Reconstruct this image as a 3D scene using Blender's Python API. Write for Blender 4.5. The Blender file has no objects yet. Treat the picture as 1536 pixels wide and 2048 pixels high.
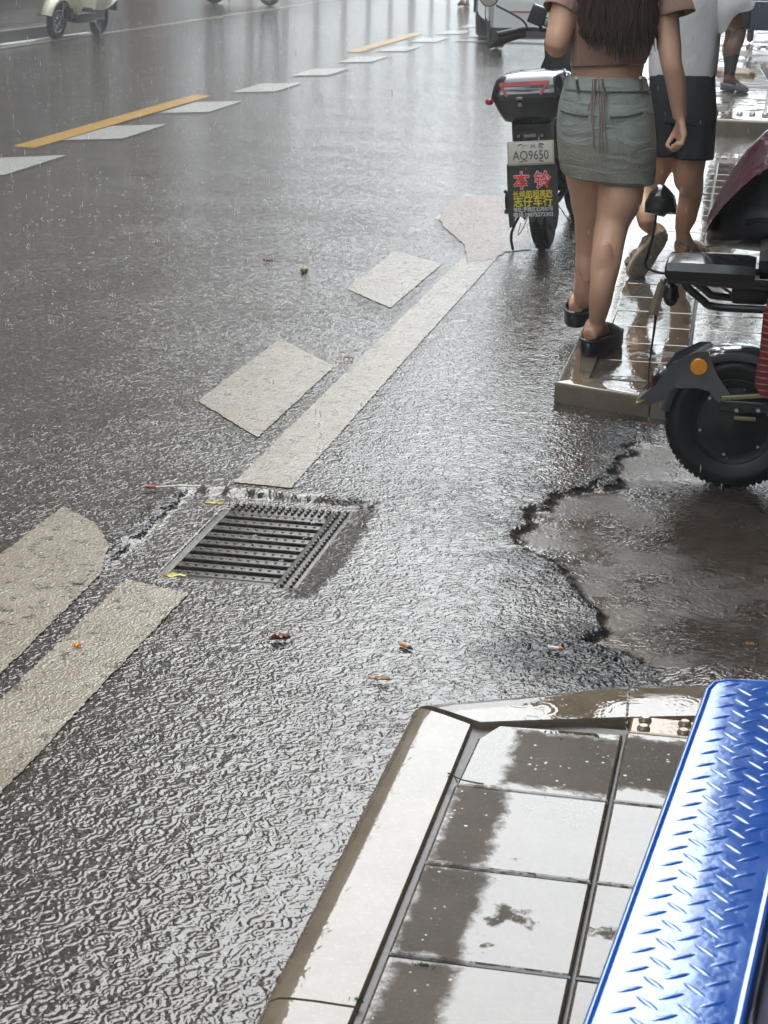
import bpy, bmesh, math, random
import numpy as np
from mathutils import Vector, Matrix, Euler, noise
random.seed(7); rng = np.random.default_rng(7)
S = bpy.context.scene
COL = S.collection
# ------------------------------------------------------------------ camera
F, H = 3700.0, 1.5
_R = np.array([[0.978310807955339, -0.08000299083105071, 0.19106931856229176],
               [0.2062631223564715, 0.29134350452799035, -0.9341169555923434],
               [0.019065345355670178, 0.9532672677835087, 0.3015261659939869]])
cam = bpy.data.cameras.new('camera'); cam_o = bpy.data.objects.new('camera', cam); COL.objects.link(cam_o)
M4 = Matrix([list(_R[0]) + [0], list(_R[1]) + [0], list(_R[2]) + [H], [0, 0, 0, 1]])
cam_o.matrix_world = M4
cam.sensor_fit = 'VERTICAL'; cam.sensor_height = 24.0; cam.lens = 24.0 * F / 2048.0
cam.clip_start = 0.05; cam.clip_end = 3000
cam.dof.use_dof = True; cam.dof.focus_distance = 5.2; cam.dof.aperture_fstop = 13.0
S.camera = cam_o
S.render.resolution_x, S.render.resolution_y = 768, 1024
# ------------------------------------------------------------------ sky, sun, exposure
W = bpy.data.worlds.new('World'); S.world = W; W.use_nodes = True
nt = W.node_tree; nt.nodes.clear()
out = nt.nodes.new('ShaderNodeOutputWorld'); bg = nt.nodes.new('ShaderNodeBackground')
sky = nt.nodes.new('ShaderNodeTexSky'); sky.sky_type = 'NISHITA'; sky.sun_disc = False
SUN_EL, SUN_AZ = math.radians(58), math.radians(-12)
sky.sun_elevation = SUN_EL; sky.sun_rotation = SUN_AZ; sky.dust_density = 6.0; sky.air_density = 1.0
mixn = nt.nodes.new('ShaderNodeMix'); mixn.data_type = 'RGBA'; mixn.inputs[0].default_value = 0.86
nt.links.new(sky.outputs[0], mixn.inputs[6]); mixn.inputs[7].default_value = (8.2, 8.9, 9.3, 1)   # cloud deck
nt.links.new(mixn.outputs[2], bg.inputs[0]); bg.inputs[1].default_value = 0.1
nt.links.new(bg.outputs[0], out.inputs[0])
sl = bpy.data.lights.new('sun', 'SUN'); sl.energy = 0.6; sl.angle = math.radians(75); sl.color = (1, .97, .93)
so = bpy.data.objects.new('sun', sl); COL.objects.link(so)
so.rotation_euler = (math.radians(90) - SUN_EL, 0, math.radians(180) - SUN_AZ)
S.view_settings.view_transform = 'Standard'; S.view_settings.look = 'None'
S.view_settings.exposure = 2.5; S.view_settings.gamma = 1.0
S.render.engine = 'CYCLES'
try:
    S.cycles.use_denoising = True; S.cycles.max_bounces = 6; S.cycles.diffuse_bounces = 3; S.cycles.glossy_bounces = 4
    S.cycles.sample_clamp_indirect = 8.0; S.cycles.volume_bounces = 0
except Exception: pass

# ------------------------------------------------------------------ measuring helpers
def ray(px, py):
    return _R @ np.array([px - 768, -(py - 1024), -F])
def G(px, py, z=0.0):
    d = ray(px, py); k = (z - H) / d[2]
    return (d[0] * k, d[1] * k, z)
def Wp(px, py, Y):
    d = ray(px, py); k = Y / d[1]
    return Vector((d[0] * k, Y, H + d[2] * k))

# ------------------------------------------------------------------ tagging
def tag(o, label=None, cat=None, group=None, kind=None):
    if label: o['label'] = label
    if cat: o['category'] = cat
    if group: o['group'] = group
    if kind: o['kind'] = kind
    return o
def empty(name, loc, rz=0.0, label=None, cat=None, group=None, rx=0.0):
    o = bpy.data.objects.new(name, None); COL.objects.link(o); o.empty_display_size = .1
    o.location = loc; o.rotation_euler = (rx, 0, rz)
    return tag(o, label, cat, group)
def copy_tree(o, parent=None):
    c = o.copy(); COL.objects.link(c); c.parent = parent
    for ch in list(o.children): copy_tree(ch, c)
    return c

# ------------------------------------------------------------------ mesh builder
class MB:
    def __init__(s): s.v = []; s.f = []; s.mi = []
    def add(s, vs, fs, mi=0):
        b = len(s.v); s.v += [tuple(x) for x in vs]; s.f += [tuple(b + i for i in f) for f in fs]; s.mi += [mi] * len(fs); return s
    def box(s, c, d, rot=None, mi=0, bev=0.0):
        hx, hy, hz = d[0] / 2, d[1] / 2, d[2] / 2
        if bev > 0:
            bm = bmesh.new(); bmesh.ops.create_cube(bm, size=1.0)
            for v in bm.verts: v.co = Vector((v.co.x * d[0], v.co.y * d[1], v.co.z * d[2]))
            bmesh.ops.bevel(bm, geom=list(bm.edges), offset=bev, segments=3, profile=.5, affect='EDGES')
            vs = [v.co.copy() for v in bm.verts]; bm.verts.index_update(); fs = [[v.index for v in f.verts] for f in bm.faces]; bm.free()
        else:
            vs = [Vector((x, y, z)) for x in (-hx, hx) for y in (-hy, hy) for z in (-hz, hz)]
            fs = [(0, 1, 3, 2), (4, 6, 7, 5), (0, 4, 5, 1), (2, 3, 7, 6), (0, 2, 6, 4), (1, 5, 7, 3)]
        m = rot.to_matrix() if isinstance(rot, Euler) else rot
        if m is not None: vs = [m @ v for v in vs]
        c = Vector(c); return s.add([v + c for v in vs], fs, mi)
    def tube(s, pts, rad, n=10, ref=(0, 0, 1), flat=1.0, sub=1, caps=True, mi=0):
        """round tube through pts; rad scalar/list; flat scales the second axis (number or list)"""
        pts = [Vector(p) for p in pts]; m = len(pts)
        rad = list(rad) if hasattr(rad, '__len__') else [rad] * m
        fl = list(flat) if hasattr(flat, '__len__') else [flat] * m
        if sub > 1 and m > 2:
            P, Rr, Fl = [], [], []
            for i in range(m - 1):
                p0 = pts[max(i - 1, 0)]; p1 = pts[i]; p2 = pts[i + 1]; p3 = pts[min(i + 2, m - 1)]
                for k in range(sub):
                    t = k / sub; t2 = t * t; t3 = t2 * t
                    P.append(.5 * ((2 * p1) + (p2 - p0) * t + (2 * p0 - 5 * p1 + 4 * p2 - p3) * t2 + (3 * p1 - p0 - 3 * p2 + p3) * t3))
                    q = t * t * (3 - 2 * t); Rr.append(rad[i] * (1 - q) + rad[i + 1] * q); Fl.append(fl[i] * (1 - q) + fl[i + 1] * q)
            P.append(pts[-1]); Rr.append(rad[-1]); Fl.append(fl[-1]); pts, rad, fl, m = P, Rr, Fl, len(P)
        vs = []; fs = []; ref = Vector(ref); prev = None
        for i in range(m):
            t = (pts[min(i + 1, m - 1)] - pts[max(i - 1, 0)])
            if t.length < 1e-9: t = Vector((0, 0, 1))
            t.normalize()
            if prev is None:
                a = ref - t * ref.dot(t)
                if a.length < 1e-3: a = Vector((1, 0, 0)) - t * t.x
            else: a = prev - t * prev.dot(t)
            a.normalize(); prev = a; b = t.cross(a)
            for k in range(n):
                an = 2 * math.pi * k / n
                vs.append(pts[i] + a * (math.cos(an) * rad[i] * fl[i]) + b * (math.sin(an) * rad[i]))
        for i in range(m - 1):
            for k in range(n):
                fs.append((i * n + k, i * n + (k + 1) % n, (i + 1) * n + (k + 1) % n, (i + 1) * n + k))
        if caps: fs.append(tuple(range(n - 1, -1, -1))); fs.append(tuple((m - 1) * n + k for k in range(n)))
        return s.add(vs, fs, mi)
    def lathe(s, prof, c=(0, 0, 0), axis='Y', n=32, mi=0, a0=0.0, a1=2 * math.pi, caps=False):
        """prof: list of (r, h) revolved about axis through c"""
        full = abs(a1 - a0 - 2 * math.pi) < 1e-6; na = n if full else n + 1; m = len(prof); vs = []; fs = []
        for k in range(na):
            a = a0 + (a1 - a0) * k / n
            for r, h in prof:
                if axis == 'Y': p = (r * math.cos(a), h, r * math.sin(a))
                elif axis == 'X': p = (h, r * math.cos(a), r * math.sin(a))
                else: p = (r * math.cos(a), r * math.sin(a), h)
                vs.append(Vector(p) + Vector(c))
        for k in range(n):
            k2 = (k + 1) % na
            for i in range(m - 1): fs.append((k * m + i, k * m + i + 1, k2 * m + i + 1, k2 * m + i))
        return s.add(vs, fs, mi)
    def rings(s, rings, caps=True, mi=0, closed=True):
        n = len(rings[0]); vs = [v for r in rings for v in r]; fs = []
        for i in range(len(rings) - 1):
            for k in range(n if closed else n - 1):
                fs.append((i * n + k, i * n + (k + 1) % n, (i + 1) * n + (k + 1) % n, (i + 1) * n + k))
        if caps and closed: fs.append(tuple(range(n - 1, -1, -1))); fs.append(tuple((len(rings) - 1) * n + k for k in range(n)))
        return s.add(vs, fs, mi)
    def prism(s, poly, y0, y1, plane='XZ', mi=0):
        """extrude 2D polygon between y0 and y1 along the missing axis"""
        def P(a, b, h): return {'XZ': (a, h, b), 'YZ': (h, a, b), 'XY': (a, b, h)}[plane]
        n = len(poly); vs = [P(a, b, y0) for a, b in poly] + [P(a, b, y1) for a, b in poly]
        fs = [tuple(range(n - 1, -1, -1)), tuple(range(n, 2 * n))] + [(i, (i + 1) % n, n + (i + 1) % n, n + i) for i in range(n)]
        return s.add(vs, fs, mi)
    def ball(s, c, r, seg=12, rg=8, mi=0, rot=None):
        r = r if hasattr(r, '__len__') else (r, r, r); rr = []
        for i in range(1, rg):
            th = math.pi * i / rg
            ring = [Vector((r[0] * math.sin(th) * math.cos(2 * math.pi * k / seg), r[1] * math.sin(th) * math.sin(2 * math.pi * k / seg), -r[2] * math.cos(th))) for k in range(seg)]
            if rot is not None: ring = [rot @ v for v in ring]
            rr.append([v + Vector(c) for v in ring])
        return s.rings(rr, mi=mi)
    def build(s, name, mat, parent=None, smooth=True, sharp=35, fix=True):
        me = bpy.data.meshes.new(name); me.from_pydata(s.v, [], s.f)
        mats = mat if isinstance(mat, (list, tuple)) else [mat]
        for m in mats: me.materials.append(m)
        if len(mats) > 1: me.polygons.foreach_set('material_index', s.mi)
        if fix:
            bm = bmesh.new(); bm.from_mesh(me); bmesh.ops.recalc_face_normals(bm, faces=bm.faces); bm.to_mesh(me); bm.free()
        if smooth:
            me.polygons.foreach_set('use_smooth', [True] * len(me.polygons))
            try: me.set_sharp_from_angle(angle=math.radians(sharp))
            except Exception: pass
        me.update()
        o = bpy.data.objects.new(name, me); COL.objects.link(o)
        if parent is not None: o.parent = parent
        return o
def remesh(o, voxel, smooth_it=4, factor=.5):
    m = o.modifiers.new('r', 'REMESH'); m.mode = 'VOXEL'; m.voxel_size = voxel; m.use_smooth_shade = True
    m2 = o.modifiers.new('s', 'SMOOTH'); m2.iterations = smooth_it; m2.factor = factor
    dg = bpy.context.evaluated_depsgraph_get(); dg.update()
    me = bpy.data.meshes.new_from_object(o.evaluated_get(dg))
    o.modifiers.clear(); old = o.data; mats = list(old.materials); o.data = me
    me.materials.clear()
    for k in mats: me.materials.append(k)
    me.polygons.foreach_set('use_smooth', [True] * len(me.polygons)); me.update(); return o

# ------------------------------------------------------------------ materials
class N:
    """tiny node helper"""
    def __init__(s, name):
        s.m = bpy.data.materials.new(name); s.m.use_nodes = True; s.nt = s.m.node_tree; s.nt.nodes.clear()
        s.out = s.nt.nodes.new('ShaderNodeOutputMaterial'); s.p = s.nt.nodes.new('ShaderNodeBsdfPrincipled')
        s.nt.links.new(s.p.outputs[0], s.out.inputs[0]); s._pos = None
    def n(s, t, **k):
        x = s.nt.nodes.new(t)
        for a, b in k.items(): setattr(x, a, b)
        return x
    def l(s, a, b): s.nt.links.new(a, b)
    def pos(s):
        if s._pos is None: s._pos = s.n('ShaderNodeNewGeometry').outputs['Position']
        return s._pos
    def objc(s): return s.n('ShaderNodeTexCoord').outputs['Object']
    def inp(s, sock, v):
        if isinstance(v, bpy.types.NodeSocket): s.l(v, sock)
        else: sock.default_value = v
    def math(s, op, a, b=0.0, c=0.0, clamp=False):
        x = s.n('ShaderNodeMath', operation=op, use_clamp=clamp); s.inp(x.inputs[0], a); s.inp(x.inputs[1], b); s.inp(x.inputs[2], c); return x.outputs[0]
    def vscale(s, v, sc):
        x = s.n('ShaderNodeVectorMath', operation='MULTIPLY'); s.inp(x.inputs[0], v); x.inputs[1].default_value = sc; return x.outputs[0]
    def noise(s, v, scale=5, detail=3, rough=.5, dist=0.0):
        x = s.n('ShaderNodeTexNoise'); s.inp(x.inputs['Vector'], v); x.inputs['Scale'].default_value = scale; x.inputs['Detail'].default_value = detail
        x.inputs['Roughness'].default_value = rough; x.inputs['Distortion'].default_value = dist; return x.outputs[0]
    def vor(s, v, scale=5, feature='F1', dims='3D', rnd=1.0):
        x = s.n('ShaderNodeTexVoronoi', feature=feature, voronoi_dimensions=dims); s.inp(x.inputs['Vector'], v); x.inputs['Scale'].default_value = scale
        x.inputs['Randomness'].default_value = rnd; return x
    def ramp(s, f, stops, interp='LINEAR'):
        x = s.n('ShaderNodeValToRGB'); cr = x.color_ramp; cr.interpolation = interp
        while len(cr.elements) < len(stops): cr.elements.new(.5)
        for e, (p, c) in zip(cr.elements, stops):
            e.position = p; e.color = (*c, 1) if hasattr(c, '__len__') else (c, c, c, 1)
        s.inp(x.inputs[0], f); return x.outputs[0]
    def mix(s, f, a, b, mode='MIX'):
        x = s.n('ShaderNodeMix', data_type='RGBA', blend_type=mode); s.inp(x.inputs[0], f)
        for i, v in ((6, a), (7, b)):
            if isinstance(v, bpy.types.NodeSocket): s.l(v, x.inputs[i])
            else: x.inputs[i].default_value = (*v, 1) if len(v) == 3 else v
        return x.outputs[2]
    def mixf(s, f, a, b):
        x = s.n('ShaderNodeMix', data_type='FLOAT'); s.inp(x.inputs[0], f); s.inp(x.inputs[2], a); s.inp(x.inputs[3], b); return x.outputs[0]
    def attr(s, name): return s.n('ShaderNodeAttribute', attribute_name=name).outputs['Fac']
    def bump(s, h, dist=1.0, strength=1.0, normal=None):
        x = s.n('ShaderNodeBump'); x.inputs['Strength'].default_value = strength; x.inputs['Distance'].default_value = dist; s.l(h, x.inputs['Height'])
        if normal is not None: s.l(normal, x.inputs['Normal'])
        return x.outputs[0]
    def set(s, **k):
        for a, v in k.items():
            nm = {'color': 'Base Color', 'rough': 'Roughness', 'metal': 'Metallic', 'ior': 'IOR', 'normal': 'Normal', 'coat': 'Coat Weight', 'coat_rough': 'Coat Roughness',
                  'spec': 'Specular IOR Level', 'trans': 'Transmission Weight', 'alpha': 'Alpha', 'sss': 'Subsurface Weight', 'cnormal': 'Coat Normal', 'sheen': 'Sheen Weight'}[a]
            if a == 'color' and not isinstance(v, bpy.types.NodeSocket): v = (*v, 1)
            s.inp(s.p.inputs[nm], v)
        return s
def simple(name, col, rough=.5, metal=0.0, var=.15, scale=12, coat=0.0, bumpy=0.0, bscale=60, **k):
    m = N(name); c = m.objc(); nz = m.noise(c, scale, 4, .6)
    dark = tuple(x * (1 - var) for x in col); lite = tuple(min(1, x * (1 + var)) for x in col)
    m.set(color=m.ramp(nz, [(.3, dark), (.7, lite)]), metal=metal, coat=coat, **k)
    m.set(rough=m.mixf(m.noise(c, scale * 2.3, 3), max(rough - .1, .02), min(rough + .12, 1)))
    if bumpy: m.set(normal=m.bump(m.noise(c, bscale, 4, .6), bumpy))
    return m.m
# ------------------------------------------------------------------ water surface: ripple height (metres) built from ring waves and chop
def rings_layer(m, p, scale, amp, wl, seedoff):
    v = m.n('ShaderNodeVectorMath', operation='ADD'); m.l(p, v.inputs[0]); v.inputs[1].default_value = (seedoff, seedoff * .37, 0)
    vo = m.vor(v.outputs[0], scale, dims='2D')
    d = vo.outputs['Distance']; sep = m.n('ShaderNodeSeparateColor'); m.l(vo.outputs['Color'], sep.inputs[0])
    R = m.math('MULTIPLY', sep.outputs[0], .5)                         # ring radius in cell units
    x = m.math('SUBTRACT', d, R)
    w = m.math('SINE', m.math('MULTIPLY', x, 2 * math.pi / (wl * scale)))
    g = m.math('EXPONENT', m.math('MULTIPLY', m.math('MULTIPLY', x, x), -90.0 / (wl * scale * 12)))
    fade = m.math('SUBTRACT', .62, R)
    return m.math('MULTIPLY', m.math('MULTIPLY', w, g), m.math('MULTIPLY', fade, amp))
def ripples(m, amp=1.0, chop=.0011, cs=44, stretch=(1, .8, 1)):
    p0 = m.pos()
    wn = m.n('ShaderNodeTexNoise'); m.l(p0, wn.inputs['Vector']); wn.inputs['Scale'].default_value = 16; wn.inputs['Detail'].default_value = 2
    wv = m.n('ShaderNodeVectorMath', operation='MULTIPLY_ADD'); m.l(wn.outputs[1], wv.inputs[0]); wv.inputs[1].default_value = (.011, .011, 0); m.l(p0, wv.inputs[2]); p = wv.outputs[0]
    a = rings_layer(m, p, 7.0, .0015 * amp, .016, 0)
    b = rings_layer(m, p, 12.0, .0014 * amp, .012, 3.3)
    c = rings_layer(m, p, 22.0, .0009 * amp, .008, 7.7)
    s_ = m.math('ADD', m.math('ADD', a, b), c)
    nz = m.noise(m.vscale(p, stretch), cs, 1, .45, 1.6); nz2 = m.noise(p, 17, 1, .4, .8); nz3 = m.noise(p0, 105, 1, .4, .4)
    s_ = m.math('ADD', s_, m.math('MULTIPLY', nz, chop * 4.0)); s_ = m.math('ADD', s_, m.math('MULTIPLY', nz2, chop * 3.2))
    return m.math('ADD', s_, m.math('MULTIPLY', nz3, chop * .20))

def road_mat():
    m = N('wet_asphalt'); p = m.pos()
    ag = m.vor(p, 130).outputs['Color']; sep = m.n('ShaderNodeSeparateColor'); m.l(ag, sep.inputs[0])
    big = m.noise(p, 1.1, 4, .6); mid = m.noise(p, 9, 4, .6)
    base = m.ramp(sep.outputs[0], [(0, (.030, .022, .0165)), (.7, (.046, .035, .027)), (.93, (.09, .078, .066)), (1, (.17, .15, .13))])
    mud = m.mix(m.math('MULTIPLY', m.ramp(mid, [(.35, 0.0), (.7, 1.0)]), .5), base, (.060, .044, .033))
    col = m.mix(m.ramp(big, [(.35, 0.0), (.75, .6)]), mud, (.032, .030, .029))
    ra = m.attr('rough_edge'); dk = m.attr('dark_reflection'); sl = m.attr('silt'); st = m.attr('tan')
    col = m.mix(sl, col, m.ramp(m.noise(p, 14, 5, .65), [(.3, (.034, .025, .019)), (.7, (.062, .047, .036))]))
    col = m.mix(st, col, m.ramp(m.noise(p, 30, 4, .6), [(.3, (.062, .046, .033)), (.7, (.085, .064, .046))]))
    col = m.mix(m.math('MAXIMUM', ra, dk), col, (.010, .010, .012))  # dark bare aggregate, plus the painted-in dark reflection around it
    m.set(color=col)
    # water film or bare crumbly aggregate
    rip = ripples(m)
    rip = m.math('MULTIPLY', rip, m.mixf(m.attr('calm'), m.mixf(m.ramp(m.noise(p, 1.7, 3, .55), [(.36, 0.0), (.66, 1.0)]), .48, .88), .34))
    gr = m.math('MULTIPLY', m.vor(p, 95, 'SMOOTH_F1').outputs['Distance'], .0055)
    h = m.math('ADD', rip, m.math('MULTIPLY', gr, m.math('MAXIMUM', ra, m.math('MULTIPLY', dk, .6))))
    edge_dark = m.math('MAXIMUM', ra, dk)
    m.set(normal=m.bump(h, 1.0), ior=m.mixf(edge_dark, 1.58, 1.34))
    m.set(rough=m.mixf(sl, m.mixf(edge_dark, .045, .20), m.mixf(m.ramp(m.noise(p, 5, 4, .6), [(.42, 0.0), (.62, 1.0)]), .10, .38)))
    return m.m
def paint_mat(name, c1, c2, wear=.545, amp=.45):
    m = N(name); p = m.pos()
    big = m.noise(p, 6, 5, .65); fine = m.noise(p, 70, 4, .7); ag = m.vor(p, 160).outputs['Distance']
    col = m.mix(m.ramp(big, [(.3, 0.0), (.7, 1.0)]), c1, c2)
    col = m.mix(m.ramp(fine, [(.5, 0.0), (.72, .35)]), col, (.12, .10, .08))
    col = m.mix(m.ramp(m.noise(p, 24, 5, .75), [(wear, 0.0), (wear + .06, .8)]), col, (.07, .06, .05))
    h = ripples(m, amp, chop=.0004)
    h = m.math('ADD', h, m.math('MULTIPLY', ag, .0010))
    m.set(color=col, rough=m.mixf(fine, .06, .22), normal=m.bump(h, 1.0), ior=1.48)
    return m.m
M_ROAD = road_mat()
M_WHITE = paint_mat('worn_white_marking', (.215, .18, .135), (.30, .265, .21))
M_WFAR = paint_mat('fresh_white_marking', (.36, .36, .335), (.45, .45, .42), .8, .35)
M_YEL = paint_mat('yellow_marking', (.46, .25, .03), (.54, .31, .05), .78, .35)

# ------------------------------------------------------------------ ground sheet: fine patch in front, wide sheet beyond
X0, X1, Y0, Y1, ST = -2.0, 1.4, 3.0, 6.6, .009
xs = np.linspace(X0, X1, int((X1 - X0) / ST) + 1); ys = np.linspace(Y0, Y1, int((Y1 - Y0) / ST) + 1)
XX, YY = np.meshgrid(xs, ys)
def vnoise(x, y, sc, seed):
    """smooth value noise on arrays"""
    r = np.random.default_rng(seed); T = r.random((256, 256)); u = x * sc + 1000; v = y * sc + 1000
    i = np.floor(u).astype(int); j = np.floor(v).astype(int); fu = u - i; fv = v - j; fu = fu * fu * (3 - 2 * fu); fv = fv * fv * (3 - 2 * fv)
    g = lambda a, b: T[a % 256, b % 256]
    return (g(i, j) * (1 - fu) + g(i + 1, j) * fu) * (1 - fv) + (g(i, j + 1) * (1 - fu) + g(i + 1, j + 1) * fu) * fv
def sdist(poly, X, Y):
    """signed distance, negative inside"""
    d = np.full(X.shape, 1e9); ins = np.zeros(X.shape, bool); n = len(poly)
    for k in range(n):
        ax, ay = poly[k]; bx, by = poly[(k + 1) % n]; ex, ey = bx - ax, by - ay
        t = np.clip(((X - ax) * ex + (Y - ay) * ey) / (ex * ex + ey * ey + 1e-12), 0, 1)
        d = np.minimum(d, np.hypot(X - ax - t * ex, Y - ay - t * ey))
        if ey != 0: ins ^= ((ay > Y) != (by > Y)) & (X < ax + (Y - ay) * ex / (ey + 1e-12))
    return np.where(ins, -d, d)
apx = [(1335, 1350), (1262, 1312), (1190, 1285), (1202, 1225), (1150, 1180), (1138, 1130), (1040, 1088), (1055, 1048), (1085, 1008), (1112, 990), (1162, 985),
       (1218, 965), (1235, 930), (1262, 895), (1290, 880), (1330, 862)]
AP = [G(*q)[:2] for q in apx]; AP = AP + [(-.05, 5.75), (1.35, 5.75), (1.35, 3.3), (-.12, 3.3)]
n1 = (vnoise(XX, YY, 14, 1) - .5) * .06 + (vnoise(XX, YY, 38, 2) - .5) * .030 + (vnoise(XX, YY, 90, 3) - .5) * .012
dA = sdist(AP, XX, YY) + n1
tanp = [G(*q)[:2] for q in [(1138, 1130), (1150, 1182), (1202, 1226), (1188, 1285), (1262, 1315), (1340, 1345), (1330, 1330), (1300, 1285), (1290, 1235), (1260, 1190), (1205, 1150)]]
dT = sdist(tanp, XX, YY) + n1 * .5
slab = [(-1.53, 3.96), (-1.53, 4.74), (-.99, 4.73), (-.95, 4.2), (-1.0, 3.96)]
dS = sdist(slab, XX, YY) + (vnoise(XX, YY, 30, 5) - .5) * .03 + (vnoise(XX, YY, 85, 6) - .5) * .016
hole = sdist([(-1.385, 4.06), (-1.385, 4.60), (-1.085, 4.60), (-1.085, 4.06)], XX, YY)
Z = (vnoise(XX, YY, 3, 8) - .5) * .002
edgeA = 1 / (1 + np.exp(np.clip(dA / .006, -40, 40)))                    # 1 inside the apron
crumb = (vnoise(XX, YY, 75, 9) - .4) * .010 + (vnoise(XX, YY, 110, 10) - .5) * .009
near = np.exp(-np.clip(dA, 0, 9) / .024) * (1 - edgeA)
near2 = np.exp(-np.clip(dA, 0, 9) / .10) * (1 - edgeA) * np.clip(vnoise(XX, YY, 5, 12) * 2.2 - .7, 0, 1)
tri = np.clip(1 - np.hypot((XX + .33) / .26, (YY - 3.72) / .24), 0, 1) + np.clip(1 - np.hypot((XX + .33) / .2, (YY - 5.6) / .28), 0, 1)
tri = np.clip(tri * 1.8, 0, 1) * (1 - edgeA)
rough = np.clip(near * 1.2 + near2 * .45 + tri * .6, 0, 1)
Z = Z + rough * (crumb * .75 + .004)
ramp_ = .030 * np.clip((YY - 5.2) / .6, 0, 1) + .040 * np.clip((4.1 - YY) / .4, 0, 1) * np.clip((XX + .35) / .3, 0, 1)
Z = Z * (1 - edgeA) + edgeA * (-.016 + ramp_ + (vnoise(XX, YY, 6, 11) - .5) * .004)
edgeS = 1 / (1 + np.exp(np.clip(dS / .005, -40, 40)))
wS = np.clip((-.955 - XX) / .085, 0, 1)                                     # step fades out on the right
rS = np.exp(-np.abs(dS) / .022) * np.clip(vnoise(XX, YY, 12, 14) * 2.4 - .55, 0, 1) * (YY > 4.0) * ((dS > -.01)) * np.clip((-.95 - XX) / .1, 0, 1)
Z = Z - edgeS * (.0165 - .003 * np.clip((-1.33 - XX) / .04, 0, 1) - .003 * np.clip((4.07 - YY) / .03, 0, 1)) * wS + rS * (crumb * .6 + .003)
rough = np.clip(rough + rS * 1.1, 0, 1)
Z = np.where(hole < 0, -.20, Z)
eb = np.minimum.reduce([XX - X0, X1 - XX, YY - Y0, Y1 - YY]); Z = np.where(eb < ST * .5, 0, Z)
calm = np.clip(edgeA * .8, 0, 1); silt = edgeA; tan_ = (1 / (1 + np.exp(np.clip(dT / .008, -40, 40)))) * edgeA
silt = np.clip(silt + edgeS * wS ** 4 * .4, 0, 1)
darkrefl = np.clip(np.exp(-np.clip(dA, 0, 9) / .16) * (1 - edgeA) * np.clip(vnoise(XX, YY, 6, 31) * .8 + vnoise(XX, YY, 22, 32) * .7 - .25, 0, 1) * 1.5 + tri * .9, 0, 1) * (1 - edgeA)  # dark reflection along the rough edge, painted into the colour
ny, nx = XX.shape
V = np.stack([XX.ravel(), YY.ravel(), Z.ravel()], 1)
idx = np.arange(nx * ny).reshape(ny, nx)
Q = np.stack([idx[:-1, :-1].ravel(), idx[:-1, 1:].ravel(), idx[1:, 1:].ravel(), idx[1:, :-1].ravel()], 1)
B = 400.0; bx = [-B, X0, X1, B]; by = [-60, Y0, Y1, 900.0]; ev = []; eq = []
for i in range(3):
    for j in range(3):
        if i == 1 and j == 1: continue
        b = len(V) + len(ev); ev += [(bx[i], by[j], 0), (bx[i + 1], by[j], 0), (bx[i + 1], by[j + 1], 0), (bx[i], by[j + 1], 0)]; eq.append((b, b + 1, b + 2, b + 3))
nfine = len(V); V = np.vstack([V, np.array(ev)]); Q = np.vstack([Q, np.array(eq)])
me = bpy.data.meshes.new('road'); me.vertices.add(len(V)); me.vertices.foreach_set('co', V.ravel().astype(np.float32))
me.loops.add(Q.size); me.loops.foreach_set('vertex_index', Q.ravel().astype(np.int32))
me.polygons.add(len(Q)); me.polygons.foreach_set('loop_start', np.arange(0, Q.size, 4, dtype=np.int32)); me.polygons.foreach_set('loop_total', np.full(len(Q), 4, dtype=np.int32))
me.update(calc_edges=True); me.polygons.foreach_set('use_smooth', [True] * len(Q)); me.materials.append(M_ROAD)
for nm, arr in (('rough_edge', rough), ('silt', silt), ('tan', tan_), ('calm', calm), ('dark_reflection', darkrefl)):
    a = me.attributes.new(nm, 'FLOAT', 'POINT'); d = np.zeros(len(V), np.float32); d[:nfine] = arr.ravel(); a.data.foreach_set('value', d)
road = bpy.data.objects.new('road', me); COL.objects.link(road); tag(road, 'rain-covered dark asphalt street with ripples and a crumbling edge', kind='structure')

# ------------------------------------------------------------------ markings: subdivided sheets 4 mm proud, edges slightly worn
def marking(name, poly, mat, label, z=.0030, jag=.0030):
    cx = sum(p[0] for p in poly) / len(poly); n = len(poly); out_ = []
    for k in range(n):
        a = Vector(poly[k]); b = Vector(poly[(k + 1) % n]); L = (b - a).length; ns = max(2, int(L / .012)); nrm = Vector((-(b - a).y, (b - a).x)).normalized()
        for i in range(ns):
            q = a.lerp(b, i / ns) + nrm * random.uniform(-jag, jag) * (0 if i == 0 else 1); out_.append((q.x, q.y))
    mb = MB(); mb.prism(out_, z - .0012, z, 'XY'); o = mb.build(name, mat, smooth=False); tag(o, label, kind='structure'); return o
def rect(x0, x1, y0, y1, sk=0.0): return [(x0, y0), (x1, y0 + sk), (x1, y1 + sk), (x0, y1)]
marking('solid_line', [(-1.46, -2), (-1.30, -2), (-1.262, 3.90), (-1.435, 3.955)], M_WHITE, 'worn tan-white solid line ending at the drain')
marking('solid_line', [(-1.415, 4.80), (-1.245, 4.79), (-1.255, 6.8), (-1.262, 12.4), (-1.42, 12.4), (-1.415, 6.8)], M_WHITE, 'worn white solid line running up the road beyond the drain')
marking('dash', [(-1.80, 3.40), (-1.49, 3.28), (-1.505, 3.97), (-1.56, 4.18), (-1.66, 4.35), (-1.79, 4.46)], M_WHITE, 'broad worn white dash beside the drain')
marking('dash', [(-1.79, 5.66), (-1.48, 5.28), (-1.475, 6.28), (-1.78, 6.67)], M_WHITE, 'second broad worn white dash up the road')
marking('dash', [(-1.765, 7.73), (-1.50, 7.38), (-1.48, 8.48), (-1.77, 8.77)], M_WHITE, 'third broad faded white dash up the road')
marking('dash', [(-1.77, 9.85), (-1.48, 9.5), (-1.48, 10.6), (-1.77, 10.9)], M_WHITE, 'fourth faded dash near the parked scooter')
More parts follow.
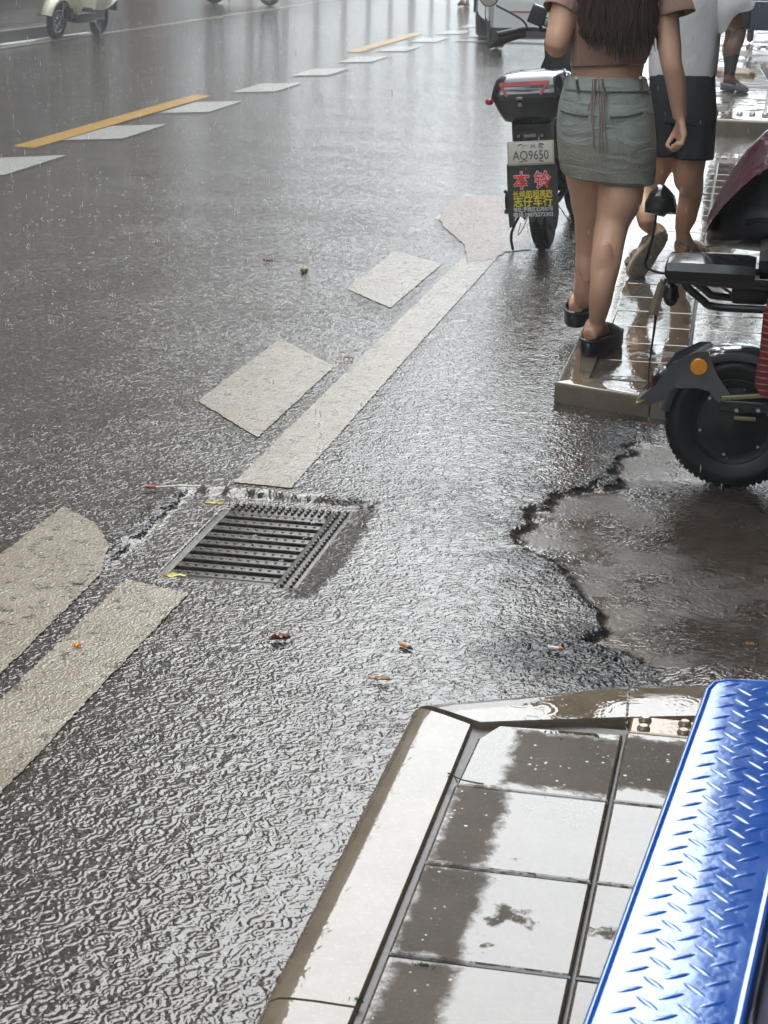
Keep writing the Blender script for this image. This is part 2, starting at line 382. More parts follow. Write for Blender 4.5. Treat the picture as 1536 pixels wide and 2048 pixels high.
for k in range(16):
    y = 10.5 + 2.16 * k; xo = -.004 * (y - 13)
    marking('dash', [(-4.985 + xo, y), (-4.63 + xo, y + .25), (-4.65 + xo, y + 1.33), (-5.0 + xo, y + 1.03)], M_WFAR, 'white slanted dash along the middle of the road', jag=.002)
for y0_, y1_ in ((1.2, 5.4), (12.2, 16.55), (23.2, 27.8), (34.2, 38.5)):
    xo = -.016 * (y0_ - 12); marking('centre_line', [(-5.17 + xo, y0_), (-4.99 + xo, y0_ - .06), (-5.06 + xo, y1_), (-5.24 + xo, y1_)], M_YEL, 'yellow centre line dash', jag=.002)
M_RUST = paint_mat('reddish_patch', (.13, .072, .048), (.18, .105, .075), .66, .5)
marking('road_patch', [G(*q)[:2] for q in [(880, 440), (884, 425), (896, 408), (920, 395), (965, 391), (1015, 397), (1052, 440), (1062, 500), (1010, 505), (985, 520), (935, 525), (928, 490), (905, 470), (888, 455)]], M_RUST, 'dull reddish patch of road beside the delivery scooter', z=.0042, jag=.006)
marking('edge_line', rect(-9.42, -9.28, -20, 70), M_WHITE, 'pale edge line along the far kerb')
for k in range(7):
    marking('crossing_bar', rect(-4.5, -2.1, 26.2 + 1.1 * k, 26.6 + 1.1 * k), M_WFAR, 'pale painted bar across the lane near the white car')

# ------------------------------------------------------------------ pavements
def tile_mat(name, c1, c2, film=.55, wet=.02, specks=True, patches=()):
    m = N(name); p = m.pos(); cell = m.attr('tint')
    n1_ = m.noise(p, 9, 6, .62); fine = m.noise(p, 120, 3, .7)
    col = m.mix(m.ramp(n1_, [(.3, 0.0), (.7, 1.0)]), c1, c2); col = m.mix(m.math('MULTIPLY', cell, .4), col, tuple(x * .6 for x in c1))
    col = m.mix(m.ramp(fine, [(.55, 0.0), (.75, .35)]), col, tuple(min(1, x * 1.7) for x in c2))
    # where water stands: a mirror with a few drop rings; elsewhere just damp
    fn = m.math('ADD', m.math('MULTIPLY', m.noise(p, 5.0, 7, .66), .8), m.math('MULTIPLY', cell, .2))
    dry = m.math('MAXIMUM', m.ramp(fn, [(film + .09, 0.0), (film + .12, 1.0)]), m.attr('damp'))
    if patches:      # worn, thinly wetted areas of these particular slabs
        sp = m.n('ShaderNodeSeparateXYZ'); m.l(p, sp.inputs[0]); wob = m.math('MULTIPLY', m.math('SUBTRACT', m.noise(p, 22, 6, .7), .5), .10)
        for (cx, cy, hx, hy) in patches:
            dx = m.math('DIVIDE', m.math('SUBTRACT', m.math('ABSOLUTE', m.math('SUBTRACT', m.math('SUBTRACT', sp.outputs[0], m.math('MULTIPLY', wob, .8)), cx)), hx), .020)
            dy = m.math('DIVIDE', m.math('SUBTRACT', m.math('ABSOLUTE', m.math('SUBTRACT', m.math('ADD', sp.outputs[1], wob), cy)), hy), .020)
            dry = m.math('MAXIMUM', dry, m.math('SUBTRACT', 1.0, m.math('MAXIMUM', dx, dy), clamp=True))
    if specks:
        dv = m.vor(p, 70); sc_ = m.n('ShaderNodeSeparateColor'); m.l(dv.outputs['Color'], sc_.inputs[0]); rad = m.math('MULTIPLY', m.math('SUBTRACT', sc_.outputs[0], .55), .55)
        dry = m.math('MULTIPLY', dry, m.math('GREATER_THAN', dv.outputs['Distance'], rad)); dry = m.math('MULTIPLY', dry, m.ramp(m.noise(p, 85, 4, .8), [(.34, 0.0), (.38, 1.0)]))
    h = m.math('MULTIPLY', ripples(m, 1.0, chop=.0003), .075)
    h = m.math('ADD', h, m.math('MULTIPLY', m.noise(p, 3.0, 2), .0012))
    h = m.math('ADD', h, m.math('MULTIPLY', m.math('MULTIPLY', m.noise(p, 150, 3, .7), dry), .0012))
    m.set(color=col, rough=m.mixf(dry, wet, .5), normal=m.bump(h, 1.0), ior=m.mixf(dry, 1.70, 1.22))
    return m.m
M_TILE = tile_mat('wet_paving', (.065, .050, .038), (.11, .090, .070), patches=((-.285, 3.05, .085, .105), (-.408, 2.77, .034, .13), (-.405, 2.48, .040, .125), (-.40, 2.19, .038, .13), (-.40, 1.9, .04, .13), (-.06, 3.08, .12, .10)))
M_KERB = tile_mat('wet_kerb_stone', (.12, .092, .062), (.19, .155, .115), film=.505)
M_TILEC = tile_mat('far_paving', (.07, .055, .043), (.12, .10, .08), film=.40, wet=.12)
M_GROUT = simple('grout', (.035, .03, .026), .35, var=.4, scale=40)
def tiles(name, cells, mat, top, label, h=.055, tilt=.0025, bev=.005, gap=.006, kind='structure', z0=None, angle=0.0, pivot=(0, 0), damp=None):
    """cells: list of (x0,x1,y0,y1) or polygons of 4 points; slabs with chamfers, one mesh"""
    vs, fs, tint, dm = [], [], [], []; ca, sa = math.cos(angle), math.sin(angle)
    for ci, c in enumerate(cells):
        poly = [(c[0], c[2]), (c[1], c[2]), (c[1], c[3]), (c[0], c[3])] if not hasattr(c[0], '__len__') else list(c)
        cx = sum(p[0] for p in poly) / len(poly); cy = sum(p[1] for p in poly) / len(poly); tx, ty = random.uniform(-tilt, tilt), random.uniform(-tilt, tilt)
        dz = random.uniform(-.001, .001); t = random.random(); n = len(poly); b = len(vs)
        for inset, zz in ((gap / 2, top - h), (gap / 2, top - bev), (gap / 2 + bev * .35, top - bev * .35), (gap / 2 + bev, top)):
            for k in range(n):
                p0, p1, p2 = Vector(poly[k - 1]), Vector(poly[k]), Vector(poly[(k + 1) % n]); e1 = (p1 - p0).normalized(); e2 = (p2 - p1).normalized()
                n1v, n2v = Vector((-e1.y, e1.x)), Vector((-e2.y, e2.x)); bis = (n1v + n2v); bis = bis / max(.3, bis.dot(n1v)) * 1.0
                q = p1 + bis * inset; x, y = q.x, q.y; z = zz + (dz + (x - cx) * tx + (y - cy) * ty if zz > top - h else 0)
                x, y = pivot[0] + (x - pivot[0]) * ca - (y - pivot[1]) * sa, pivot[1] + (x - pivot[0]) * sa + (y - pivot[1]) * ca
                vs.append((x, y, z)); tint.append(t); dm.append(damp[ci] if damp else 0.0)
        for l in range(3):
            for k in range(n): fs.append((b + l * n + k, b + l * n + (k + 1) % n, b + (l + 1) * n + (k + 1) % n, b + (l + 1) * n + k))
        fs.append(tuple(b + 3 * n + k for k in range(n)))
    me = bpy.data.meshes.new(name); me.from_pydata(vs, [], fs); me.materials.append(mat)
    for nm, arr in (('tint', tint), ('damp', dm)):
        a = me.attributes.new(nm, 'FLOAT', 'POINT'); a.data.foreach_set('value', np.array(arr, np.float32))
    o = bpy.data.objects.new(name, me); COL.objects.link(o); tag(o, label, kind=kind); return o
T = .07
def bed(name, poly, z, label):
    mb = MB(); mb.prism(poly, -.03, z, 'XY'); return tag(mb.build(name, M_GROUT, smooth=False), label, kind='structure')
# near pavement
rows = [3.185, 2.915, 2.622, 2.338, 2.03, 1.73, 1.43, 1.1, .8, .5]; colx = [-.463, -.188, .10, .39, .68, .97, 1.26]
cells = []; dmp = []
for j in range(len(rows) - 1):
    for i in range(len(colx) - 1):
        y1, y0 = rows[j], rows[j + 1]
        if i == 0 and j == 0: cells.append([(colx[0] + .002, y0), (colx[1], y0), (colx[1], 3.205), (-.425, 3.19), (-.455, 3.12)]); dmp.append(0)
        else: cells.append((colx[i], colx[i + 1], y0, y1 + (.03 if j == 0 else 0))); dmp.append(0)
tiles('pavement', cells, M_TILE, T, 'wet grey square paving slabs in the foreground')
bed('pavement_bed', [(-.55, .4), (1.4, .4), (1.4, 3.28), (-.53, 3.24)], T - .012, 'dark grout under the foreground paving')
def kerb_run(name, path_out, path_in, top, label, r=.034, mat=None):
    """rounded kerb stones between an outer and an inner line"""
    mb = MB(); 
    for k in range(len(path_out) - 1):
        a0, a1 = Vector(path_out[k]), Vector(path_out[k + 1]); b0, b1 = Vector(path_in[k]), Vector(path_in[k + 1]); g = .003; L = (a1 - a0).length; rr = []
        ns = max(2, int(L / .05))
        for i in range(ns + 1):
            t = g / L + (1 - 2 * g / L) * i / ns; o_ = a0.lerp(a1, t); n_ = b0.lerp(b1, t); w = (n_ - o_); ww = w.length; w = w.normalized(); ring = []
            j = (vnoise(np.array([o_.x * 3]), np.array([o_.y * 3]), 4, 21)[0] - .5) * .004
            for (s_, z_) in ((-.002, -.03), (0, top - r * 1.2), (r * .12 + j, top - r * .62), (r * .38 + j, top - r * .26), (r * .75, top - r * .07), (r * 1.25, top), (ww * .55, top + .001), (ww - .006, top), (ww - .002, top - .006), (ww - .002, -.03)):
                q = o_ + w * s_; ring.append(Vector((q.x, q.y, z_)))
            rr.append(ring)
        mb.rings(rr, caps=True)
    o = mb.build(name, mat or M_KERB, smooth=True, sharp=50)
    for nm in ('tint', 'damp'):
        a = o.data.attributes.new(nm, 'FLOAT', 'POINT'); a.data.foreach_set('value', np.full(len(o.data.vertices), .3 if nm == 'tint' else 0.0, np.float32))
    return tag(o, label, kind='structure')
kerb_run('kerb', [(-.612, .4), (-.612, 1.2), (-.610, 2.19), (-.602, 3.245)], [(-.47, .4), (-.47, 1.2), (-.47, 2.19), (-.47, 3.175)], T, 'rounded wet kerb stones along the foreground pavement')
kerb_run('kerb', [(-.598, 3.255), (-.20, 3.465), (.15, 3.56), (1.3, 3.62)], [(-.455, 3.185), (-.19, 3.275), (.15, 3.38), (1.3, 3.42)], T + .001, 'brown wet kerb stones across the end of the foreground pavement')
M_TACT = tile_mat('yellow_paving', (.20, .10, .025), (.28, .15, .045), film=.62)
mb = MB(); 
tiles('tactile_tile', [(-.185, .10, 3.215, 3.30), (.10, .39, 3.215, 3.33)], M_TACT, T, 'ochre studded tactile tile beside the blue cart')
M_STUD = tile_mat('stud', (.18, .12, .06), (.26, .2, .13), film=.4)
def studs(name, pts, z, mat, label, r=.016, h=.008):
    mb = MB()
    for x, y in pts: mb.lathe([(r, 0), (r * .9, h * .6), (r * .6, h), (.0005, h)], c=(x, y, z), axis='Z', n=10)
    o = mb.build(name, mat); 
    for nm in ('tint', 'damp'): o.data.attributes.new(nm, 'FLOAT', 'POINT')
    return tag(o, label, kind='structure')
studs('tile_studs', [(-.155 + .075 * i, 3.235 + .04 * j) for i in range(6) for j in range(2)], T, M_STUD, 'raised studs on the ochre tile', r=.013)
# middle pavement (grid turned slightly)
AN = math.radians(1.15); PV = (-.246, 6.66); cellsB = []
yB = [6.075 + .301 * k for k in range(23)]; xB = [PV[0] - .308, PV[0], PV[0] + .30, PV[0] + .60, PV[0] + .90, PV[0] + 1.2, PV[0] + 1.5]
for j in range(len(yB) - 1):
    for i in range(len(xB) - 1): cellsB.append((xB[i], xB[i + 1], yB[j], yB[j + 1]))
tiles('pavement', cellsB, M_TILE, T, 'wet reflective paving slabs the women walk on', angle=AN, pivot=PV, gap=.008)
bed('pavement_bed', [(-.62, 6.0), (1.2, 5.98), (1.2, 12.9), (-.7, 12.9)], T - .010, 'dark grout under the middle paving')
kerb_run('kerb', [(-.655, 6.0), (-.668, 7.5), (-.70, 9.0), (-.74, 11.0), (-.78, 12.85)][::-1], [(-.545, 6.07), (-.555, 7.5), (-.585, 9.0), (-.625, 11.0), (-.66, 12.8)][::-1], T, 'brown kerb edge of the middle pavement beside the road', r=.02)
# its front face is the low step seen at the ramp
kerb_run('kerb', [(-.655, 5.985), (-.33, 5.865), (.0, 5.80), (1.2, 5.74)][::1], [(-.56, 6.075), (-.33, 6.05), (.0, 6.045), (1.2, 6.04)], T, 'wet kerb stones forming the step at the end of the middle pavement', r=.012)
M_PALE = tile_mat('pale_stud', (.30, .26, .21), (.42, .38, .32), film=.5)
tiles('pavement_band', [(-.40 + .29 * k, -.11 + .29 * k, 12.72, 12.98) for k in range(5)], M_PALE, T + .003, 'pale tactile paving at the far end of the middle pavement')
studs('tile_studs', [(-.37 + .075 * i, 12.76 + .09 * j) for i in range(16) for j in range(2)], T + .003, M_PALE, 'raised studs at the end of the middle pavement', r=.02, h=.014)
# third pavement up the street
TC = .12
cellsC = [(-1.3 + .3 * i, -1.0 + .3 * i, 15.1 + .6 * j, 15.7 + .6 * j) for i in range(14) for j in range(60)]
tiles('pavement', cellsC, M_TILEC, TC, 'wet paving further up the street beyond the driveway', gap=.014)
bed('pavement_bed', [(-1.3, 15.0), (2.9, 15.0), (2.9, 51), (-1.3, 51)], TC - .012, 'dark grout under the far paving')
kerb_run('kerb', [(-.60, 14.9), (.4, 14.88), (2.9, 14.86)], [(-.60, 15.1), (.4, 15.09), (2.9, 15.08)], TC + .004, 'wet kerb face of the far pavement across the driveway', r=.02)
kerb_run('kerb', [(-1.45, 51), (-1.42, 30), (-.95, 20), (-.62, 14.9)], [(-1.28, 51), (-1.26, 30), (-.80, 20), (-.46, 14.95)], TC, 'far pavement kerb along the road', r=.02)
for yy in (15.35, 21.6, 24.6):
    studs('tile_studs', [(-.40 + .1 * i, yy + .12 * j) for i in range(16) for j in range(2)], TC, M_PALE, 'row of pale tactile studs on the far pavement', r=.026, h=.016)
mbx = MB(); mbx.box((-.05, 18.3, TC + .004), (.07, 6.4, .006), rot=Euler((0, 0, math.radians(3)))); 
o = mbx.build('pale_strip', M_PALE, smooth=False)
for nm in ('tint', 'damp'): o.data.attributes.new(nm, 'FLOAT', 'POINT')
tag(o, 'pale paving strip on the far pavement', kind='structure')
# pavement across the road
kerb_run('kerb', [(-9.61, 24.4), (-9.60, 22), (-9.6, -10)], [(-9.88, 24.4), (-9.88, 22), (-9.88, -10)], .17, 'tall dark grey kerb across the road', r=.02, mat=simple('dark_kerb', (.055, .05, .045), .35, scale=3))
tiles('pavement', [(-9.9 - .6 * (i + 1), -9.9 - .6 * i, 12.4 + .6 * j, 13.0 + .6 * j) for i in range(5) for j in range(20)], M_TILE, .165, 'pavement across the road', gap=.012)
bed('pavement_bed', [(-13, -10), (-9.86, -10), (-9.86, 24.38), (-13, 24.38)], .15, 'base of the pavement across the road')
# water fringe along far kerb
mf = N('water_foam'); mf.set(color=(.55, .56, .56), rough=.25, normal=mf.bump(mf.noise(mf.pos(), 60, 4), .01))
mb = MB(); pl = [(-9.60, 20)] + [(-9.50 + .05 * math.sin(y * 3.1) + random.uniform(-.02, .02), y) for y in np.arange(20, 25.4, .12)] + [(-9.60, 25.4)]
mb.prism(pl, .001, .014, 'XY'); tag(mb.build('gutter_foam', mf.m), 'white water foaming along the far kerb', kind='stuff')
# ------------------------------------------------------------------ shared object materials
M_TYRE = simple('tyre_rubber', (.008, .009, .011), .45, scale=30, bumpy=.0006, bscale=90)
M_BLACK = simple('black_plastic', (.006, .0065, .009), .22, var=.3, scale=14, coat=.4, coat_rough=.08)
M_MATTE = simple('matte_black', (.008, .008, .010), .5, scale=20)
M_STEEL = simple('dull_steel', (.30, .29, .27), .35, .9, scale=25)
M_CHROME = simple('chrome', (.75, .76, .77), .12, 1.0, var=.05)
M_RED = simple('red_lens', (.32, .008, .014), .35, coat=.0, var=.2)
M_AMBER = simple('amber_lens', (1.0, .36, .01), .12, coat=.8, var=.12, scale=60)
M_MIRROR = simple('mirror_glass', (.85, .87, .88), .03, 1.0, var=.02)
M_CASTI = N('cast_iron'); _c = M_CASTI.pos()
M_CASTI.set(color=M_CASTI.ramp(M_CASTI.noise(_c, 40, 5, .7), [(.3, (.028, .024, .021)), (.6, (.050, .043, .036)), (.75, (.10, .07, .05))]), rough=M_CASTI.mixf(M_CASTI.noise(_c, 25, 4), .10, .40), metal=.35,
            normal=M_CASTI.bump(M_CASTI.noise(_c, 110, 4, .7), .0016)); M_CASTI = M_CASTI.m

# ------------------------------------------------------------------ drain grate
gr = empty('drain_grate', (-1.20, 4.33, 0), label='black cast-iron drain grate with long slots sunk in the flooded road', cat='drain grate')
gx0, gx1, gy0, gy1 = -.215, .165, -.30, .33; zt = -.0150
mb = MB()
for (a, b, c, d) in ((gx0, -.165, gy0, gy1), (.105, gx1, gy0, gy1), (-.165, .105, gy0, -.265), (-.165, .105, .255, gy1)):
    mb.box(((a + b) / 2, (c + d) / 2, zt - .02), (b - a, d - c, .04), bev=.003)
for j in range(24):
    y = gy0 + .02 + j * .026
    for x in (.125, .148): mb.box((x, y, zt + .0025), (.008, .013, .009), bev=.002)
for i in range(15):
    x = -.16 + i * .0185
    for y in (.275, .298, .318): mb.box((x, y, zt + .0025), (.008, .012, .009), bev=.002)
mb.build('frame', M_CASTI, gr)
for k in range(9):
    y = -.240 + k * .0605
    mb = MB(); mb.box((-.03, y, zt - .016), (.274, .0335, .030), bev=.003)
    for i in range(11): mb.box((-.145 + i * .0235, y, zt + .001), (.007, .008, .0022), bev=.001)
    mb.build('bar', M_CASTI, gr)

# ------------------------------------------------------------------ litter
M_BUTT = simple('cigarette_filter', (.55, .20, .07), .5, var=.3, scale=200); M_PAPER = simple('wet_paper', (.75, .66, .60), .5, scale=200)
M_LEAFB = simple('brown_leaf', (.25, .06, .025), .3, var=.4, scale=120, coat=.5); M_LEAFY = simple('yellow_leaf', (.45, .38, .03), .35, var=.3, scale=120); M_LEAFT = simple('tan_leaf', (.50, .30, .12), .4, var=.3, scale=120)
M_ASH = simple('ash', (.03, .03, .03), .6)
def butt(px, py, ang, label, white=False, L=.026, z=.006):
    x, y, _ = G(px, py); e = empty('cigarette_butt', (x, y, z), ang, label, 'cigarette butt', 'cigarette ends on the wet road')
    mb = MB(); mb.tube([(-L / 2, 0, 0), (L * .3, 0, 0)], .0042, 10); mb.build('filter', M_PAPER if white else M_BUTT, e)
    mb = MB(); mb.tube([(L * .3, 0, 0), (L * .5, .0008, .0004), (L * .62, .001, -.001)], [.0041, .0036, .0020], 8); mb.build('stub', M_BUTT if white else M_ASH, e)
butt(811, 1297, math.radians(-38), 'orange cigarette butt with a dark burnt tip, in ripples left of the crumbling asphalt', L=.034)
butt(1109, 1308, math.radians(-3), 'pale cigarette butt on the dark crumbly asphalt', True, L=.030, z=.014)
butt(1145, 791, math.radians(60), 'short orange cigarette butt beside the corner of the middle pavement', L=.026, z=.010)
def leaf(name, px, py, L, w, ang, mat, label, cat='leaf', curl=.006, z=.006, zg=0.0):
    x, y, _ = G(px, py, zg); mb = MB(); rr = []
    for i in range(9):
        t = i / 8; hw = w / 2 * math.sin(math.pi * (t * .86 + .07)) ** .8 * random.uniform(.8, 1.1); cx = (t - .5) * L
        rr.append([Vector((cx, -hw, z + curl * random.uniform(.3, 1.2))), Vector((cx, -hw * .4, z + .001)), Vector((cx, 0, z)), Vector((cx, hw * .5, z + .0015)), Vector((cx, hw, z + curl * random.uniform(.3, 1.2)))])
        rr[-1] += [v - Vector((0, 0, .0009)) for v in reversed(rr[-1])]
    mb.rings(rr); mb.tube([(-L * .5, 0, z), (-L * .75, .002, z + .002)], .0008, 5)
    o = mb.build(name, mat, sharp=60); o.location = (x, y, zg); o.rotation_euler = (0, 0, ang); return tag(o, label, cat, 'small litter on the wet road')
leaf('curled_leaf', 561, 1283, .045, .024, .4, M_LEAFB, 'curled red-brown leaf floating left of the orange cigarette butt', curl=.012)
leaf('tan_leaf', 758, 1364, .045, .014, .1, M_LEAFT, 'thin torn tan leaf near the kerb corner')
leaf('leaf_scrap', 155, 1297, .018, .014, .8, M_AMBER, 'tiny orange scrap on the tan-white line', 'scrap')
leaf('red_petal', 536, 525, .045, .03, .2, M_LEAFB, 'small dark red petal in mid-road left of the brown nut', 'petal', curl=.010)
leaf('leaf_scrap', 697, 719, .03, .012, .1, M_LEAFT, 'pale pinkish scrap beside the second broad dash', 'scrap')
leaf('leaf_scrap', 675, 908, .028, .014, .6, M_PAPER, 'pale paper scrap right of the solid line above the drain', 'scrap')
leaf('yellow_leaf', 426, 1013, .045, .022, .2, M_LEAFY, 'yellow-green leaf stuck by the upper corner of the drain grate')
leaf('yellow_leaf', 350, 1156, .055, .026, .3, M_LEAFY, 'yellow leaf stuck by the lower corner of the drain grate', z=.004)
leaf('leaf_scrap', 1500, 1291, .03, .014, .2, M_LEAFT, 'small yellowish scrap on the brown muddy ramp', 'scrap', z=.0)
leaf('leaf_scrap', 1290, 858, .02, .012, .5, M_LEAFB, 'tiny red scrap on the crumbly edge by the parked scooter wheel', 'scrap', z=.012)
leaf('leaf_scrap', 155, 1170, .03, .014, .1, simple('grey_blot', (.12, .11, .10), .5), 'flat grey fleck on the broad dash beside the drain', 'scrap', curl=.001)
x, y, _ = G(608, 546); mb = MB(); mb.ball((0, 0, .012), (.018, .015, .014), 12, 8); mb.ball((.012, 0, .018), (.007, .007, .006), 8, 6)
o = mb.build('fallen_nut', simple('nut_brown', (.20, .13, .04), .35, var=.4, scale=80)); o.location = (x, y, 0); tag(o, 'round brown nut lying in the flooded road', 'nut')
e = empty('drinking_straw', (0, 0, 0), label='red-tipped clear drinking straw lying against the broken asphalt above the drain', cat='straw')
p0, p1, p2 = Vector(G(290, 980)) , Vector(G(312, 981)), Vector(G(398, 980)); up = Vector((0, 0, .010))
mb = MB(); mb.tube([p0 + up, p1 + up], .005, 8); mb.build('red_tip', M_RED, e)
mb = MB(); mb.tube([p1 + up, (p1 + p2) / 2 + up * 1.3, p2 + up * 1.1], .0028, 8); mb.build('stem', M_PAPER, e)
x, y, _ = G(912, 1562, T); mb = MB(); mb.tube([(-.018, .022, .003), (-.004, .006, .006), (.014, -.002, .004), (.05, -.004, .002)], .0016, 6, sub=3); mb.tube([(-.004, .006, .006), (.004, -.012, .004)], .0012, 5)
o = mb.build('twig', simple('twig_bark', (.03, .022, .015), .5)); o.location = (x, y, T); tag(o, 'thin dark twig on the foreground slabs by the kerb', 'twig')
# moss tufts in joints
M_MOSS = simple('moss_green', (.045, .10, .012), .5, var=.5, scale=60)
def moss(px, py, zg, n, spread, label):
    x, y, _ = G(px, py, zg); mb = MB()
    for i in range(n):
        a = random.uniform(0, 6.28); r = abs(random.gauss(0, 1)) * spread; bx_, by_ = r * math.cos(a), r * math.sin(a) * .25; h = random.uniform(.003, .009)
        dx, dy = random.uniform(-.004, .004), random.uniform(-.004, .004); w = .0012
        mb.add([(bx_ - w, by_, 0), (bx_ + w, by_, 0), (bx_ + dx, by_ + dy, h)], [(0, 1, 2)])
    o = mb.build('moss', M_MOSS, smooth=False, fix=False); o.location = (x, y, zg); tag(o, label, 'moss', kind='stuff')
moss(848, 1936, T - .004, 160, .011, 'small green moss tuft in the joint between foreground slabs')
moss(715, 2004, T - .004, 60, .005, 'green speck of moss by the kerb joint')
moss(1287, 808, .012, 120, .02, 'green moss at the foot of the middle kerb')

# ------------------------------------------------------------------ blue flatbed cart, lower right
Zd = .40
M_BLUE = N('blue_enamel'); c_ = M_BLUE.pos()
M_BLUE.set(color=M_BLUE.mix(M_BLUE.ramp(M_BLUE.noise(c_, 30, 6, .75), [(.60, 0.0), (.70, .5)]), M_BLUE.ramp(M_BLUE.noise(c_, 7, 4), [(.3, (.018, .10, .46)), (.7, (.028, .14, .56))]), (.20, .26, .38)),
           metal=.0, ior=2.25, rough=M_BLUE.mixf(M_BLUE.noise(c_, 22, 5, .7), .09, .19), coat=1.0, coat_rough=.07,
           normal=M_BLUE.bump(M_BLUE.math('ADD', M_BLUE.math('MULTIPLY', M_BLUE.noise(c_, 14, 3), .0016), M_BLUE.math('MULTIPLY', M_BLUE.noise(c_, 160, 2), .00012)), 1.0)); M_BLUE.p.inputs['Specular Tint'].default_value = (.72, .84, 1, 1); M_BLUE.p.inputs['Coat Tint'].default_value = (.8, .9, 1, 1); M_BLUE = M_BLUE.m
M_NAVY = simple('navy_panel', (.006, .016, .07), .30, var=.3, scale=8, coat=.3)
cart = empty('cargo_cart', (.30, 2.0, 0), label='blue steel cargo cart with a diamond-plate deck on the foreground pavement', cat='cart')
c0 = Vector((.30, 2.0, 0))
P0 = Vector(G(1160, 2048, Zd)); P1 = Vector(G(1400, 1398, Zd)); dirL = (P1 - P0).normalized(); PB = P0 - dirL * 1.0
q1 = Vector(G(1408, 1375, Zd)); q2 = Vector(G(1422, 1360, Zd)); q3 = Vector(G(1450, 1355, Zd)); q4 = Vector(G(1536, 1358, Zd)); q5 = q3 + (q4 - q3).normalized() * .138; qe = Vector(G(1491, 2048, Zd)); qf = Vector(G(1536, 1836, Zd)); dpr = (qf - qe).normalized()
t5 = (q5.y - qe.y) / dpr.y; q5 = Vector((qe.x + dpr.x * t5, q5.y, Zd)); outl = [PB, P0, P1, q1, q2, q3, q5, qe - dpr * ((qe.y - PB.y) / dpr.y)]
outl = [(p.x - c0.x, p.y - c0.y) for p in outl]
def inset(poly, d):
    r = []; n = len(poly)
    for k in range(n):
        p0, p1, p2 = Vector(poly[k - 1]), Vector(poly[k]), Vector(poly[(k + 1) % n]); e1 = (p1 - p0).normalized(); e2 = (p2 - p1).normalized()
        n1v, n2v = Vector((e1.y, -e1.x)), Vector((e2.y, -e2.x)); b = n1v + n2v; b = b / max(.3, b.dot(n1v)); r.append(tuple(p1 + b * d))
    return r
mb = MB(); rr = []
for d, z in ((0, Zd - .055), (0, Zd - .010), (.0015, Zd - .005), (.003, Zd - .001), (.0055, Zd), (.0075, Zd - .0004), (.0095, Zd - .0012), (.0115, Zd - .0014), (.0125, Zd - .0014), (.0135, Zd - .0014), (.015, Zd - .0014)):
    rr.append([Vector((a, b, z)) for a, b in inset(outl, d)])
mb.rings(rr); mb.build('deck', M_BLUE, cart, sharp=50)
# tread lugs: alternating slanted lens-shaped bumps in rows parallel to the edge
mb = MB(); dl = Vector((dirL.x, dirL.y, 0)); nr = Vector((dl.y, -dl.x, 0)); s0 = P0 - c0; k = 0
inn = inset(outl, .022); Zb = Zd - .0014
def inside(p, poly):
    c = False; n = len(poly)
    for i in range(n):
        a, b = poly[i], poly[(i + 1) % n]
        if (a[1] > p.y) != (b[1] > p.y) and p.x < a[0] + (p.y - a[1]) * (b[0] - a[0]) / (b[1] - a[1]): c = not c
    return c
for i in range(20):
    for j in range(-30, 30):
        q = s0 + nr * (.038 + i * .0225) + dl * (j * .043 + (i % 2) * .0215); q.z = 0
        if not inside(q, inn): continue
        a = math.atan2(dl.y, dl.x) + math.radians(52 if i % 2 else -52); L, w, h = .0170, .0042, .0015; ca, sa = math.cos(a), math.sin(a); rr = []
        for t in (-1, -.8, -.45, 0, .45, .8, 1):
            ww = w * (1 - t * t) ** .7 + .0002; hh = h * (1 - t * t) ** .5; ring = []
            for s_, z_ in ((-1, 0), (-.6, .75), (0, 1), (.6, .75), (1, 0)):
                lx, ly = t * L, s_ * ww; ring.append(Vector((q.x + lx * ca - ly * sa, q.y + lx * sa + ly * ca, Zb + z_ * hh)))
            rr.append(ring)
        mb.rings(rr, caps=False, closed=False)
mb.build('tread', M_BLUE, cart, sharp=80, fix=True)
# dark navy body lower down beside the deck, then frame and wheels
L0, L1 = outl[7], outl[6]
mb = MB(); mb.rings([[Vector((a + .004, b, z)) for a, b in (L0, L1)] + [Vector((.62, b, z)) for b in (L1[1], L0[1])] for z in (Zd - .16, Zd - .045)]); mb.build('side_body', M_NAVY, cart, sharp=30)
mb = MB(); mb.tube([Vector((.56, L0[1], Zd + .12)), Vector((.56, L1[1], Zd + .12))], .014, 10)
for yy in (L0[1] + .05, (L0[1] + L1[1]) / 2, L1[1] - .05): mb.tube([Vector((.56, yy, Zd - .06)), Vector((.56, yy, Zd + .12))], .012, 8)
mb.build('rail', M_NAVY, cart)
mb = MB()
for yy in (-.8, -.2, .45): mb.box((.10, yy, Zd - .185), (.80, .04, .05), bev=.004)
for xx in (-.22, .44): mb.box((xx, -.15, Zd - .23), (.04, 1.5, .04), bev=.004)
mb.build('chassis', M_NAVY, cart)
for xx in (.0, .53):
    for yy in (-.72,):
        mb = MB(); mb.lathe([(.02, -.02), (.12, -.02), (.17, -.028), (.205, -.015), (.205, .015), (.17, .028), (.12, .02), (.02, .02)], c=(xx, yy, T + .205), axis='X', n=36); mb.build('wheel', M_TYRE, cart)
